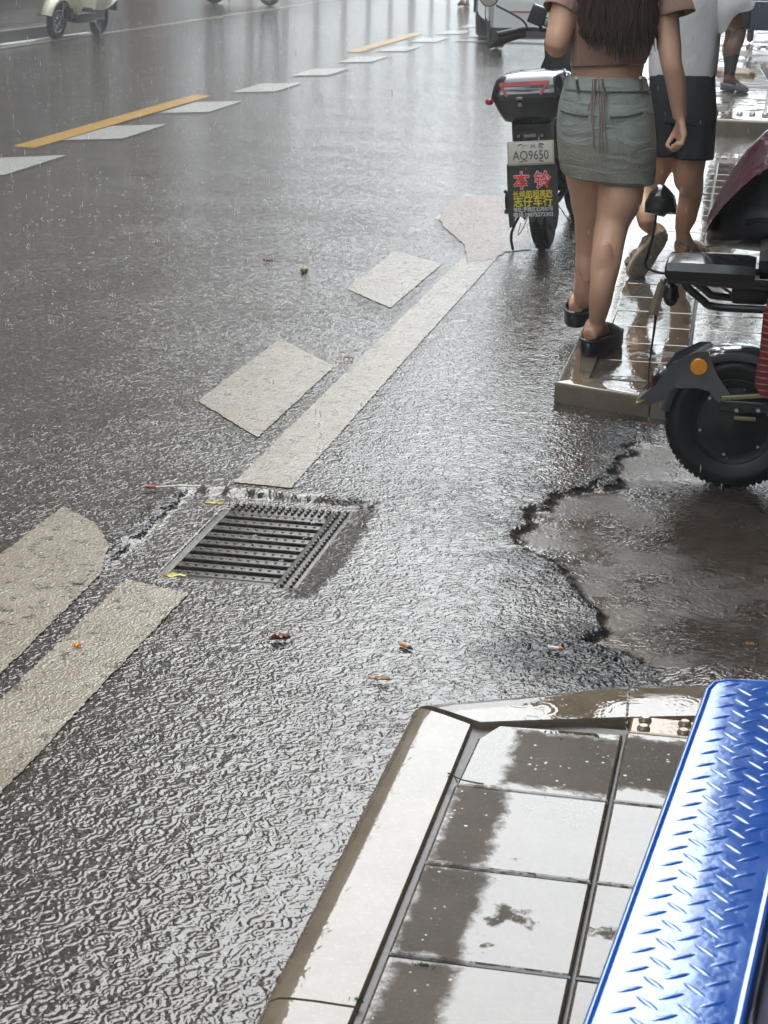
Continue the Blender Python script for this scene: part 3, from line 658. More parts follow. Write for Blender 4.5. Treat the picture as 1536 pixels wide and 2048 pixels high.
# ------------------------------------------------------------------ two-wheelers (local axes: +X forward, +Y left, +Z up; origin at rear tyre contact)
def wheel(parent, x, r, w, rim_mat, name='wheel', hub=True, spokes=0, hub_r=.62):
    w2 = w / 2; mb = MB(); prof = []
    for i in range(17):
        a = math.pi * i / 16; prof.append((r - w2 * .95 + math.sin(a) * w2 * .95, -math.cos(a) * w2))
    prof = [(r * .60, -w2 * .55)] + prof + [(r * .60, w2 * .55)]
    mb.lathe(prof, c=(x, 0, r), axis='Y', n=56)
    t = mb.build(name, M_TYRE, parent, sharp=40)
    mb = MB()
    # tread blocks
    for k in range(64):
        a = 2 * math.pi * k / 64
        for s_ in (-1, 1):
            c = Vector((x + (r - .0030) * math.cos(a + s_ * .03), s_ * w2 * .36, r + (r - .0030) * math.sin(a + s_ * .03)))
            mb.box(c, (.004, w * .30, r * .062), rot=Euler((0, -a, 0)).to_matrix())
    mb.build('tread', M_TYRE, t, sharp=30)
    mb = MB()
    if hub:
        R0 = r * .64
        for s_ in (-1, 1):
            mb.lathe([(R0, s_ * w2 * .62), (R0 * .97, s_ * w2 * .70), (R0 * .90, s_ * w2 * .52), (R0 * .82, s_ * w2 * .48), (R0 * .80, s_ * w2 * .62), (R0 * .45, s_ * w2 * .78), (R0 * .30, s_ * w2 * 1.0), (R0 * .12, s_ * w2 * 1.08), (.0005, s_ * w2 * 1.08)], c=(x, 0, r), axis='Y', n=40)
    else:
        for s_ in (-1, 1):
            mb.lathe([(r * .66, s_ * w2 * .55), (r * .62, s_ * w2 * .75), (r * .56, s_ * w2 * .50)], c=(x, 0, r), axis='Y', n=36)
            mb.lathe([(r * .22, s_ * w2 * .2), (r * .2, s_ * w2 * .9), (.0005, s_ * w2 * .9)], c=(x, 0, r), axis='Y', n=24)
        for k in range(spokes or 5):
            a = 2 * math.pi * k / (spokes or 5); mb.box((x + r * .4 * math.cos(a), 0, r + r * .4 * math.sin(a)), (r * .44, w * .4, r * .12), rot=Euler((0, -a, 0)).to_matrix(), bev=.004)
    mb.build('rim', rim_mat, t, sharp=30)
    if hub:
        for s_ in (-1,):
            for k in range(6):
                mb = MB(); a = 2 * math.pi * k / 6 + .3; mb.lathe([(.0045, 0), (.0045, s_ * .005), (.0004, s_ * .005)], c=(x + r * .50 * math.cos(a), s_ * w2 * .62, r + r * .50 * math.sin(a)), axis='Y', n=6); mb.build('bolt', M_CHROME, t)
    return t
def arc_shell(parent, name, cx, cz, R, w, a0, a1, mat, thick=.004, drop=.03, n=28, crown=.012):
    """mudguard around axle at (cx,cz): angles in degrees measured from +X up"""
    mb = MB(); rr = []
    for i in range(n + 1):
        a = math.radians(a0 + (a1 - a0) * i / n); ca, sa = math.cos(a), math.sin(a); ring = []
        sec = [(-w / 2, -drop), (-w / 2, 0), (-w * .35, crown * .7), (0, crown), (w * .35, crown * .7), (w / 2, 0), (w / 2, -drop)]
        for yy, h in sec + [(y_, h_ - thick if abs(y_) < w * .49 else h_) for y_, h_ in [(w / 2 - thick, -drop), (w / 2 - thick, -thick), (0, crown - thick), (-w / 2 + thick, -thick), (-w / 2 + thick, -drop)]]:
            ring.append(Vector((cx + (R + h) * ca, yy, cz + (R + h) * sa)))
        rr.append(ring)
    mb.rings(rr); return mb.build(name, mat, parent, sharp=50)
def text_mesh(name, txt, size, mat, parent, M, bold=0.0, extr=.0006, widthfit=None):
    cu = bpy.data.curves.new(name, 'FONT'); cu.body = txt; cu.size = size; cu.align_x = 'CENTER'; cu.align_y = 'CENTER'; cu.offset = bold; cu.extrude = extr; cu.resolution_u = 3
    o = bpy.data.objects.new(name, cu); COL.objects.link(o); dg = bpy.context.evaluated_depsgraph_get(); dg.update()
    me = bpy.data.meshes.new_from_object(o.evaluated_get(dg)); bpy.data.objects.remove(o)
    v = np.zeros(len(me.vertices) * 3); me.vertices.foreach_get('co', v); v = v.reshape(-1, 3)
    if len(v) and widthfit:
        w = v[:, 0].max() - v[:, 0].min(); v[:, 0] = (v[:, 0] - (v[:, 0].max() + v[:, 0].min()) / 2) * widthfit / w; v[:, 1] -= (v[:, 1].max() + v[:, 1].min()) / 2
        me.vertices.foreach_set('co', v.ravel())
    me.transform(M); me.materials.clear(); me.materials.append(mat); o = bpy.data.objects.new(name, me); COL.objects.link(o); o.parent = parent; return o

# ---- (a) black delivery scooter with top box, seen from behind
bx_ = G(1089, 497)
sc = empty('electric_scooter', (bx_[0], bx_[1], 0), math.radians(90), 'black electric scooter with a top box and a yellow-lettered mudflap, seen from behind', 'scooter', rx=0)
sc.rotation_mode = 'XYZ'; sc.rotation_euler = Euler((math.radians(-5.0), 0, 0)).to_matrix().to_4x4().to_euler()
sc.rotation_euler = (Matrix.Rotation(math.radians(89), 3, 'Z') @ Matrix.Rotation(math.radians(-5.0), 3, 'X')).to_euler()
wheel(sc, 0, .235, .085, M_MATTE, hub=True); wheel(sc, 1.22, .235, .08, M_MATTE, name='wheel', hub=False)
arc_shell(sc, 'rear_mudguard', 0, .235, .262, .12, 40, 185, M_BLACK)
arc_shell(sc, 'front_mudguard', 1.22, .235, .262, .11, 20, 160, M_BLACK)
M_FLAP = simple('mudflap', (.018, .019, .022), .30, var=.2, coat=.4, coat_rough=.15)
# number plate and flap hang behind the wheel
xb = -.305
mb = MB(); w_, t0, t1 = .118, .452, .185
poly = [(-w_, t0), (-w_ * 1.03, t1 + .02), (-w_ * 1.0, t1 - .035), (-w_ * .86, t1 - .030), (-w_ * .72, t1 + .018), (-w_ * .5, t1 + .018), (-w_ * .36, t1 - .002), (-w_ * .22, t1 + .022), (-w_ * .06, t1 - .032), (w_ * .1, t1 + .02), (w_ * .28, t1 - .034), (w_ * .46, t1 + .02), (w_ * .62, t1 - .02), (w_ * .8, t1 - .065), (w_ * .95, t1 - .03), (w_ * 1.03, t1 + .03), (w_, t0)]
poly = [(-a, b) for a, b in poly]
mb.prism(poly, xb, xb + .004, 'YZ'); mb.build('mudflap', M_FLAP, sc, sharp=20)
flap = [c for c in sc.children if c.name.startswith('mudflap')][0]
# frame for text: text X -> local -Y (right as seen from behind), text Y -> Z, normal -> -X
def TX(y, z, x=xb - .0012): return Matrix(((0, 0, -1, x), (-1, 0, 0, y), (0, 1, 0, z), (0, 0, 0, 1)))
M_TRED = simple('red_print', (.75, .03, .04), .4); M_TYEL = simple('yellow_print', (.80, .66, .03), .4); M_TWHT = simple('white_print', (.62, .64, .68), .4); M_TBLK = simple('grey_print', (.10, .11, .12), .4); M_TPINK = simple('white_outline', (.85, .75, .76), .4)
for nm, tx, sz, mt, yy, zz, bd, wf in (
    ('red_lettering', '本 铃', .085, M_TRED, .0, .373, .0012, .178), ('yellow_lettering', '长续航超高跑', .036, M_TYEL, .0, .309, .0004, .190), ('yellow_lettering', '志仔车行', .052, M_TYEL, .0, .273, .0008, .186),
    ('white_lettering', '地址:罗岗区石岗83号', .024, M_TWHT, .0, .236, .0003, .190), ('white_lettering', '电话:19875272302', .026, M_TWHT, .0, .211, .0004, .190)):
    if nm == 'red_lettering': text_mesh('white_outline', tx, sz, M_TPINK, flap, TX(yy, zz, xb - .0010), .0038, .0004, wf * 1.03)
    text_mesh(nm, tx, sz, mt, flap, TX(yy, zz, xb - .0020), bd, .0005, wf)
M_PLATE = simple('plate_white', (.66, .64, .56), .35, var=.06, scale=30); M_PLR = simple('plate_rim', (.50, .48, .40), .4)
mb = MB(); mb.box((xb - .006, 0, .500), (.006, .222, .112), bev=.002); pr = mb.build('number_plate', M_PLR, sc)
mb = MB(); mb.box((xb - .0105, 0, .501), (.004, .206, .096), bev=.0015); mb.build('plate_face', M_PLATE, pr)
text_mesh('plate_number', 'AQ9650', .060, M_TBLK, pr, TX(0, .487, xb - .0130), .0006, .0005, .172)
text_mesh('plate_heading', '广 州 区', .020, M_TBLK, pr, TX(-.012, .531, xb - .0130), .0002, .0004, .10)
for yy, zz in ((.048, .541), (-.055, .541), (.045, .462), (-.05, .462)): mb = MB(); mb.box((xb - .0135, yy, zz), (.003, .022, .0045), rot=Euler((.25 if yy < 0 else -.25, 0, 0)).to_matrix()); mb.build('clip', M_MATTE, pr)
# tail unit between plate and box
mb = MB(); mb.rings([[Vector((xx, sy * yy, zz)) for sy, zz in ((1, z0), (-1, z0), (-1, z1), (1, z1))] for xx, yy, z0, z1 in ((xb + .005, .085, .552, .632), (xb + .06, .095, .53, .64), (-.05, .10, .48, .66), (.15, .11, .42, .66))])
mb.box((xb + .003, 0, .578), (.006, .075, .022), bev=.002); mb.build('tail_unit', M_BLACK, sc, sharp=30)
mb = MB(); mb.box((xb - .001, 0, .578), (.004, .06, .012), bev=.001); [mb.ball((xb - .001, yy, .578), (.004, .008, .008), 8, 6) for yy in (-.055, .055)]; mb.build('tail_reflector', M_STEEL, sc)
# top box: tapering tub, bulging lid, red light strip
def rr_rect(x0, x1, w, z, rad=.05, n=6, cx=None):
    pts = []
    for (cx_, cy_, a0) in ((x1 - rad, w - rad, 0), (x0 + rad, w - rad, 90), (x0 + rad, -w + rad, 180), (x1 - rad, -w + rad, 270)):
        for i in range(n + 1):
            a = math.radians(a0 + 90 * i / n); pts.append(Vector((cx_ + rad * math.cos(a), cy_ + rad * math.sin(a), z)))
    return pts
box = empty('top_box', (0, 0, 0)); box.parent = sc
mb = MB(); mb.rings([rr_rect(-.27, .03, .105, .640), rr_rect(-.30, .06, .125, .648), rr_rect(-.33, .085, .150, .70), rr_rect(-.35, .10, .165, .742), rr_rect(-.355, .105, .172, .751)]); mb.build('tub', M_BLACK, box, sharp=50)
mb = MB(); mb.rings([rr_rect(-.358, .107, .176, .752), rr_rect(-.358, .107, .176, .763), rr_rect(-.350, .10, .168, .80, .05), rr_rect(-.334, .09, .155, .840, .055), rr_rect(-.31, .065, .135, .860, .06), rr_rect(-.22, .0, .08, .867, .05)]); mb.build('lid', simple('gloss_black_lid', (.010, .010, .012), .06, var=.2, coat=1.0, coat_rough=.02), box, sharp=50)
def onlid(y, z):   # rear surface of the lid
    x = -.358 + (z - .763) * .22 if z < .80 else -.350 + (z - .80) * .42
    return x - .004
mb = MB()
def strip(pts, w):
    for (ya, za), (yb, zb) in zip(pts[:-1], pts[1:]):
        d = Vector((0, yb - ya, zb - za)); n_ = Vector((0, -d.z, d.y)).normalized() * w / 2
        vs = []
        for (y, z) in ((ya, za), (yb, zb)):
            for s_ in (-1, 1):
                for off in (0, .006):
                    yy, zz = y + s_ * n_.y, z + s_ * n_.z; vs.append((onlid(yy, zz) + off, yy, zz))
        mb.add(vs, [(0, 1, 3, 2), (4, 6, 7, 5), (0, 2, 6, 4), (1, 5, 7, 3), (0, 4, 5, 1), (2, 3, 7, 6)])
strip([(.128, .822), (-.105, .822)], .019); strip([(.118, .816), (.094, .770)], .012); strip([(-.092, .816), (-.064, .770)], .012); mb.build('light_strip', M_RED, box)
mb = MB(); mb.ball((-.350, .178, .748), (.016, .020, .016), 12, 8); mb.build('side_reflector', M_RED, box)
mb = MB(); mb.lathe([(.010, 0), (.010, -.008), (.0005, -.008)], c=(-.352, .035, .728), axis='X', n=14); mb.box((-.360, .035, .757), (.008, .03, .012), bev=.002); mb.build('lock', M_STEEL, box)
# body, seat, frame, shock, legshield
mb = MB(); sec = []
for xx, yy, z0, z1 in ((-.18, .10, .50, .66), (.0, .13, .42, .69), (.25, .14, .34, .70), (.48, .13, .28, .66), (.56, .11, .26, .50)): sec.append([Vector((xx, y_, z_)) for y_, z_ in ((yy * .7, z0), (yy, z0 + .05), (yy, z1 - .05), (yy * .7, z1), (-yy * .7, z1), (-yy, z1 - .05), (-yy, z0 + .05), (-yy * .7, z0))])
mb.rings(sec); mb.build('rear_body', M_BLACK, sc, sharp=40)
mb = MB(); mb.rings([[Vector((xx, y_, z_)) for y_, z_ in ((yy, z0), (yy * 1.03, z0 + .03), (yy * .8, z1), (0, z1 + .012), (-yy * .8, z1), (-yy * 1.03, z0 + .03), (-yy, z0))] for xx, yy, z0, z1 in ((.10, .10, .69, .75), (.18, .14, .69, .77), (.40, .14, .68, .76), (.60, .10, .66, .72))]); mb.build('seat', M_MATTE, sc)
mb = MB(); mb.box((.74, 0, .24), (.42, .28, .05), bev=.015); mb.build('footboard', M_BLACK, sc)
mb = MB(); mb.rings([[Vector((xx + .03 * abs(y_) * 4, y_, zz)) for y_ in (-w0, -w0 * .5, 0, w0 * .5, w0)] + [Vector((xx + .03 + .03 * abs(y_) * 4, y_, zz)) for y_ in (w0, w0 * .5, 0, -w0 * .5, -w0)] for xx, w0, zz in ((.94, .14, .24), (.97, .18, .40), (.98, .18, .62), (.99, .13, .82), (.99, .08, .92))]); mb.build('leg_shield', M_BLACK, sc)
mb = MB(); mb.tube([(1.22, .06, .235), (1.12, .06, .55), (1.02, 0, .95)], .018, 10); mb.tube([(1.22, -.06, .235), (1.12, -.06, .55), (1.02, 0, .95)], .018, 10); mb.build('fork', M_MATTE, sc)
mb = MB()
for s_ in (-1, 1):
    mb.tube([(.03, s_ * .075, .30), (.16, s_ * .10, .56)], .022, 12); mb.tube([(.0, s_ * .072, .235), (.35, s_ * .07, .25)], .016, 8)
    for i in range(8): mb.lathe([(.024, 0), (.030, .004), (.024, .008)], c=(.05 + .012 * i, s_ * (.079 + .002 * i), .33 + .024 * i), axis='Z', n=12)
mb.build('rear_suspension', M_MATTE, sc)
mb = MB(); mb.tube([(-.08, .11, .30), (-.10, .155, .285), (-.05, .165, .20), (-.02, .15, .185)], .011, 8, sub=4); mb.box((-.06, .15, .20), (.08, .05, .02), bev=.004); mb.tube([(.02, .10, .20), (-.13, .14, .10), (-.16, .13, .02)], .007, 6, sub=3); mb.build('side_stand', M_MATTE, sc)
mb = MB(); mb.tube([(-.10, .06, .17), (-.16, .08, .12), (-.12, .11, .09), (-.07, .10, .14)], .002, 6, sub=5); mb.tube([(-.14, -.05, .30), (-.22, -.12, .22), (-.12, -.15, .14), (.05, -.12, .18)], .0025, 6, sub=5); mb.build('cable', M_MATTE, sc)
for s_ in (-1, 1):
    mb = MB(); mb.box((.15, s_ * .16, .24), (.16, .05, .03), bev=.008); mb.tube([(.1, s_ * .12, .24), (.22, s_ * .22, .26)], .010, 8); mb.build('foot_peg', M_MATTE, sc)
# handlebar with guards, phone holder, mirrors
hb = 1.0
mb = MB(); mb.tube([(hb - .06, .33, 1.00), (hb, .22, 1.02), (hb + .01, 0, 1.0), (hb, -.22, 1.02), (hb - .06, -.33, 1.00)], .012, 10, sub=4); mb.ball((hb, 0, 1.0), (.05, .09, .05)); hbar = mb.build('handlebar', M_MATTE, sc)
for s_ in (-1, 1):
    mb = MB(); mb.tube([(hb - .07, s_ * .345, .998), (hb - .03, s_ * .24, 1.012)], .018, 12); mb.build('grip', M_MATTE, hbar)
    mb = MB(); mb.rings([[Vector((hb + .02 + a, s_ * yy, zz + b)) for a, b in ((0, -h), (.012, 0), (0, h), (-.01, 0))] for yy, zz, h in ((.20, 1.005, .026), (.28, .985, .026), (.36, .955, .018), (.41, .93, .004))]); mb.build('hand_guard', M_BLACK, hbar)
mb = MB(); mb.box((hb - .02, .13, 1.085), (.05, .085, .10), rot=Euler((.45, 0, 0)).to_matrix(), bev=.008); mb.tube([(hb - .01, .12, 1.0), (hb - .01, .12, 1.06)], .010, 8); mb.box((hb - .03, .075, 1.045), (.02, .05, .05), rot=Euler((.45, 0, 0)).to_matrix(), bev=.004); mb.build('phone_holder', M_BLACK, hbar)
mb = MB(); mb.box((hb - .05, .075, 1.045), (.01, .034, .032), rot=Euler((.45, 0, 0)).to_matrix(), bev=.002); mb.build('switch', M_STEEL, hbar)
mb = MB(); mb.box((hb + .12, -.02, .90), (.16, .28, .18), bev=.05); mb.build('headlight_cowl', M_BLACK, sc)
for s_ in (1, -1):
    mb = MB(); mb.tube([(hb, s_ * .19, 1.015), (hb - .02, s_ * .22, 1.07), (hb - .03, s_ * .35, 1.15)], .0055, 8, sub=4); mr = mb.build('mirror_stem', M_MATTE, hbar)
    mb = MB(); mb.lathe([(.0005, .012), (.040, .010), (.052, .0), (.050, -.006)], c=(hb - .03, s_ * .385, 1.195), axis='X', n=26); mb.build('mirror', M_BLACK, mr)
    mb = MB(); mb.lathe([(.0005, -.004), (.046, -.004), (.046, -.001)], c=(hb - .033, s_ * .385, 1.195), axis='X', n=26); mb.build('mirror_glass', M_MIRROR, mr)

# ---- (b) black scooter parked across the ramp, right edge (side view)
b0 = G(1459, 960, .0); YB = b0[1]; XB_ = b0[0]
SB = empty('parked_scooter', (XB_, YB, -.017), 0, 'black scooter parked across the brown ramp with an amber reflector on its rear fender', 'scooter')
def loc(px, py, dy=0.0):      # pixel on the scooter's mid plane -> local coordinates
    w = Wp(px, py, YB + dy); return Vector((w.x - XB_, dy, w.z + .017))
rb = .196
wheel(SB, 0, rb, .085, M_MATTE, hub=True)
M_FEND = simple('grey_black_fender', (.055, .060, .068), .16, var=.25, coat=1.0, coat_rough=.04, bumpy=.004, bscale=9, ior=1.8)
arc_shell(SB, 'rear_fender', 0, rb, .208, .125, 70, 172, M_FEND, drop=.02, crown=.010)
mb = MB(); sh = [(1275, 797), (1310, 770), (1345, 725), (1395, 702), (1418, 702), (1432, 745), (1462, 790), (1470, 808), (1446, 812), (1432, 800), (1418, 782), (1395, 775), (1350, 776), (1322, 793), (1300, 800)]
q = [loc(a, b, -.062) for a, b in sh]; mb.prism([(v.x, v.z) for v in q], -.068, -.062, 'XZ'); mb.prism([(v.x, v.z) for v in q], .062, .068, 'XZ')
mb.build('fender_side', M_FEND, SB, sharp=20)
mb = MB(); t_ = [loc(1275, 797), loc(1300, 783), loc(1335, 742), loc(1350, 770), loc(1322, 793), loc(1300, 800)]; mb.prism([(v.x, v.z) for v in t_], -.061, .061, 'XZ'); mb.build('fender_tip', M_FEND, SB, sharp=30)
mb = MB(); mb.box(loc(1326, 757), (.040, .10, .055), rot=Euler((0, .25, 0)).to_matrix(), bev=.008); tl = mb.build('tail_light_case', M_BLACK, SB)
mb = MB(); mb.box(loc(1310, 757), (.014, .09, .042), bev=.005); mb.build('tail_lens', simple('dark_red_lens', (.06, .004, .006), .15, coat=.6), tl)
mb = MB(); v = loc(1285, 790); mb.box((v.x + .01, -.064, v.z + .008), (.045, .003, .012), rot=Euler((0, -.6, 0)).to_matrix()); mb.build('yellow_sticker', M_LEAFY, SB)
mb = MB(); v = loc(1398, 733, -.07); mb.lathe([(.024, 0), (.024, -.007), (.021, -.010), (.0005, -.011)], c=(v.x, -.069, v.z), axis='Y', n=28); mb.build('amber_reflector', M_AMBER, SB, sharp=40)
mb = MB(); a = loc(1444, 801, -.06); b = loc(1600, 780, -.06); mb.box(((a.x + b.x) / 2, -.066, (a.z + b.z) / 2), ((b - a).length, .012, .012), rot=Euler((0, -.13, 0)).to_matrix(), bev=.002); mb.build('brake_rod', simple('worn_brass', (.30, .27, .17), .35, .5), SB)
mb = MB(); a = loc(1440, 808, -.06); b = loc(1700, 812, -.06)
for s_ in (-1, 1): mb.box(((a.x + b.x) / 2, s_ * .062, (a.z + b.z) / 2 - .012), (b.x - a.x, .018, .034), bev=.004)
mb.build('swing_arm', M_BLACK, SB)
for px in (1473, 1516, 1560): mb = MB(); v = loc(px, 820, -.07); mb.lathe([(.006, 0), (.006, -.006), (.0004, -.006)], c=(v.x, -.071, v.z), axis='Y', n=6); mb.build('bolt', M_CHROME, SB)
mb = MB(); v = loc(1475, 836, -.065); mb.box((v.x + .02, -.066, v.z), (.06, .012, .010), bev=.002); mb.build('adjuster_plate', simple('worn_brass', (.30, .27, .17), .35, .5), SB)
# carrier: flat rail, bent tubes, cushion
ra, rb2, rc = loc(1338, 551), loc(1400, 553), loc(1640, 562)
mb = MB()
for s_ in (-1, 1):
    mb.box(((ra.x + rc.x) / 2, s_ * .085, (ra.z + rc.z) / 2), ((rc - ra).length, .020, .030), rot=Euler((0, .03, 0)).to_matrix(), bev=.004)
    mb.tube([Vector((ra.x + .05, s_ * .08, ra.z - .005)), loc(1378, 565) + Vector((0, s_ * .08, 0)), loc(1408, 590) + Vector((0, s_ * .08, 0)), loc(1432, 603) + Vector((0, s_ * .08, 0)), loc(1536, 609) + Vector((0, s_ * .08, 0)), loc(1640, 615) + Vector((0, s_ * .08, 0))], .011, 10, sub=4)
for xx in (ra.x + .01, ra.x + .12, ra.x + .24): mb.box((xx, 0, ra.z), (.02, .17, .02), bev=.003)
mb.build('carrier', M_BLACK, SB, sharp=40)
mb = MB(); s0_, s1_ = loc(1334, 528), loc(1512, 532)
mb.rings([[Vector((s0_.x + t * (s1_.x - s0_.x), y_, s0_.z + z_ * k)) for y_, z_ in ((-.10, -.026), (-.108, 0), (-.095, .022), (0, .032), (.095, .022), (.108, 0), (.10, -.026), (0, -.03))] for t, k in ((0, .5), (.03, .9), (.12, 1.0), (.5, 1.02), (.9, 1.0), (1, .8))]); mb.build('pillion_pad', simple('wet_vinyl', (.012, .012, .014), .18, var=.3, coat=.5, coat_rough=.08), SB)
mb = MB(); a = loc(1520, 505); b = loc(1680, 505)
mb.rings([[Vector((x_, y_, z_ * k + zc)) for y_, z_ in ((-.12, -.05), (-.14, 0), (-.12, .045), (0, .06), (.12, .045), (.14, 0), (.12, -.05))] for x_, zc, k in ((a.x, a.z, .5), (a.x + .05, a.z, .9), (a.x + .18, a.z, 1.0), (b.x + .1, b.z, 1.0), (b.x + .3, b.z + .02, .7))]); mb.build('seat', M_MATTE, SB)
mb = MB(); mb.rings([[Vector((x_, y_, z_)) for y_, z_ in ((-w_, z0), (-w_, z1), (w_, z1), (w_, z0))] for x_, w_, z0, z1 in ((.13, .09, .30, .52), (.25, .12, .24, .56), (.55, .12, .16, .56), (.62, .11, .14, .30), (.98, .12, .16, .22), (1.05, .12, .2, .9), (1.10, .07, .25, .95))]); mb.build('body', M_BLACK, SB, sharp=30)
wheel(SB, 1.28, rb, .08, M_MATTE, hub=False); mb = MB()
for s_ in (-1, 1): mb.tube([(1.28, s_ * .055, rb), (1.20, s_ * .05, .5), (1.10, 0, .98)], .016, 8)
mb.build('fork', M_MATTE, SB); mb = MB(); mb.tube([(1.02, .32, 1.0), (1.09, .2, 1.03), (1.1, 0, 1.0), (1.09, -.2, 1.03), (1.02, -.32, 1.0)], .013, 8, sub=3); mb.build('handlebar', M_MATTE, SB)
mb = MB()   # mechanism under the carrier
mb.box(loc(1500, 585), (.10, .12, .05), bev=.012); mb.tube([loc(1410, 570), loc(1440, 572), loc(1470, 590), loc(1520, 600)], .004, 6, sub=4); mb.build('undercarriage', M_MATTE, SB)
# turn signals at the tail and the tag beside them
mb = MB(); v = loc(1343, 592); mb.ball(v + Vector((0, -.03, 0)), (.020, .020, .024), 14, 10); mb.lathe([(.024, -.01), (.018, .02), (.006, .03)], c=v + Vector((0, -.03, .012)), axis='Z', n=14); mb.tube([v + Vector((0, -.03, .02)), v + Vector((-.005, -.02, .05))], .006, 8); mb.build('turn_signal', M_BLACK, SB)
mb = MB(); v0, v1 = loc(1325, 566, -.02), loc(1306, 628, -.02); mb.tube([v0, v1], [.012, .014], 4, flat=.25, ref=(0, 1, 0)); tg = mb.build('hanging_tag', simple('beige_tag', (.22, .18, .12), .4, var=.3, scale=60), SB, sharp=20)
mb = MB(); mb.ball(loc(1327, 562, -.02), (.010, .008, .010)); mb.tube([loc(1327, 562, -.02), loc(1340, 552, -.02)], .003, 6); mb.build('clip', M_STEEL, SB)
mb = MB(); mb.tube([loc(1314, 600, .0), loc(1311, 640, 0), loc(1300, 720, .0), loc(1296, 775, 0)], [.0055, .004, .0024, .0018], 6, sub=3); mb.build('strap', M_MATTE, SB)
# mirror on a bent wire stem
mb = MB(); mb.tube([loc(1340, 548), loc(1310, 543), loc(1291, 531), loc(1297, 505), loc(1306, 470), loc(1313, 425)], [.0045, .0042, .0038, .0038, .0038, .0038], 8, sub=5); ms = mb.build('mirror_stem', M_MATTE, SB)
mb = MB(); v = loc(1321, 402); outm = [(1289, 424), (1290, 405), (1300, 384), (1316, 369), (1330, 370), (1340, 380), (1350, 392), (1354, 412), (1352, 428), (1334, 428), (1328, 434), (1312, 430)]
rr = []
for k_, dy in ((.55, -.030), (.85, -.022), (1.0, -.006), (1.0, .006), (.9, .014)):
    rr.append([Vector((v.x + (loc(a, b).x - v.x) * k_, dy, v.z + (loc(a, b).z - v.z) * k_)) for a, b in outm])
mb.rings(rr); mb.build('mirror', simple('gloss_black_shell', (.010, .011, .013), .10, coat=.8), ms, sharp=40)
# red plaid cloth at the right edge
M_PLAID = N('plaid_cloth'); oc = M_PLAID.objc(); wv = M_PLAID.n('ShaderNodeTexWave'); wv.bands_direction = 'Z'; M_PLAID.l(oc, wv.inputs[0]); wv.inputs['Scale'].default_value = 9; wv.inputs['Distortion'].default_value = .8
wx = M_PLAID.n('ShaderNodeTexWave'); M_PLAID.l(oc, wx.inputs[0]); wx.inputs['Scale'].default_value = 9
M_PLAID.set(color=M_PLAID.mix(M_PLAID.ramp(wx.outputs[0], [(.45, 0.0), (.55, .45)]), M_PLAID.ramp(wv.outputs[0], [(.30, (.22, .012, .018)), (.45, (.30, .26, .21)), (.6, (.30, .26, .21)), (.7, (.16, .008, .012))]), (.10, .006, .010)), rough=.7); M_PLAID = M_PLAID.m
mb = MB(); rr = []
for i, (pxl, py) in enumerate(((1542, 590), (1533, 625), (1528, 680), (1518, 730), (1510, 770), (1516, 786), (1545, 800))):
    a = loc(pxl, py, -.13); ring = []
    for k in range(24):
        an = 2 * math.pi * k / 24; wob = 1 + .10 * math.sin(5 * an + i); ring.append(Vector((a.x + .10 + .10 * wob * -math.cos(an), -.10 + .045 * wob * math.sin(an) - .02, a.z + .006 * math.sin(an * 3))))
    rr.append(ring)
mb.rings(rr); o = mb.build('plaid_cloth', M_PLAID, None); o.location = (XB_, YB, -.017); tag(o, 'red and cream plaid cloth hanging at the side of the parked scooter', 'cloth')

# ---- maroon and black rain cape draped above the seat
cpb = Wp(1500, 505, 5.45)
M_CAPE = simple('black_raincape', (.006, .006, .010), .35, var=.3, scale=6, bumpy=.01, bscale=7, coat=.15)
M_MAR = simple('maroon_raincape', (.055, .008, .022), .22, var=.35, scale=18, bumpy=.012, bscale=16, coat=.3)
cape = empty('rain_cape', cpb, 0, 'black and maroon rain cape draped over the seat of the parked scooter', 'rain cape')
def cl(px, py, dy): w = Wp(px, py, 5.45 + dy); return w - cpb
ol = [(1411, 480), (1418, 450), (1438, 405), (1464, 362), (1498, 318), (1536, 278), (1580, 250), (1640, 240), (1720, 270), (1760, 360), (1770, 460), (1700, 505), (1600, 508), (1500, 500), (1450, 492)]
cc = cl(1570, 420, 0); mb = MB(); rr = []
for k_, dy in ((.05, -.20), (.45, -.185), (.75, -.14), (.93, -.07), (1.0, 0), (.95, .09), (.7, .17), (.1, .21)):
    rr.append([Vector((cc.x + (cl(a, b, 0).x - cc.x) * k_, dy + .012 * math.sin(i * 2.3 + dy * 30), cc.z + (cl(a, b, 0).z - cc.z) * k_)) for i, (a, b) in enumerate(ol)])
mb.rings(rr); o = mb.build('cape_body', M_CAPE, cape, sharp=80)
mb = MB(); outer = [(1410, 464), (1416, 446), (1436, 402), (1461, 358), (1495, 308), (1535, 268), (1580, 240)]; inner = [(1412, 462), (1424, 440), (1447, 411), (1484, 374), (1515, 348), (1540, 334), (1590, 318)]
R2 = []
for (a, b), (c, d) in zip(outer, inner):
    A0, A1, A2, A3 = cl(a, b, 0) + Vector((-.006, .0, .006)), cl(a * .65 + c * .35, b * .65 + d * .35, -.115), cl(a * .3 + c * .7, b * .3 + d * .7, -.165), cl(c, d, -.20)
    ring = [Vector((A0.x, .03, A0.z)), Vector((A0.x, -.03, A0.z)), Vector((A1.x, -.115, A1.z)), Vector((A2.x, -.165, A2.z)), Vector((A3.x, -.20, A3.z))]; ring += [v + Vector((.004, .012, -.004)) for v in reversed(ring)]; R2.append(ring)
mb.rings(R2); mb.build('maroon_panel', M_MAR, cape, sharp=80)
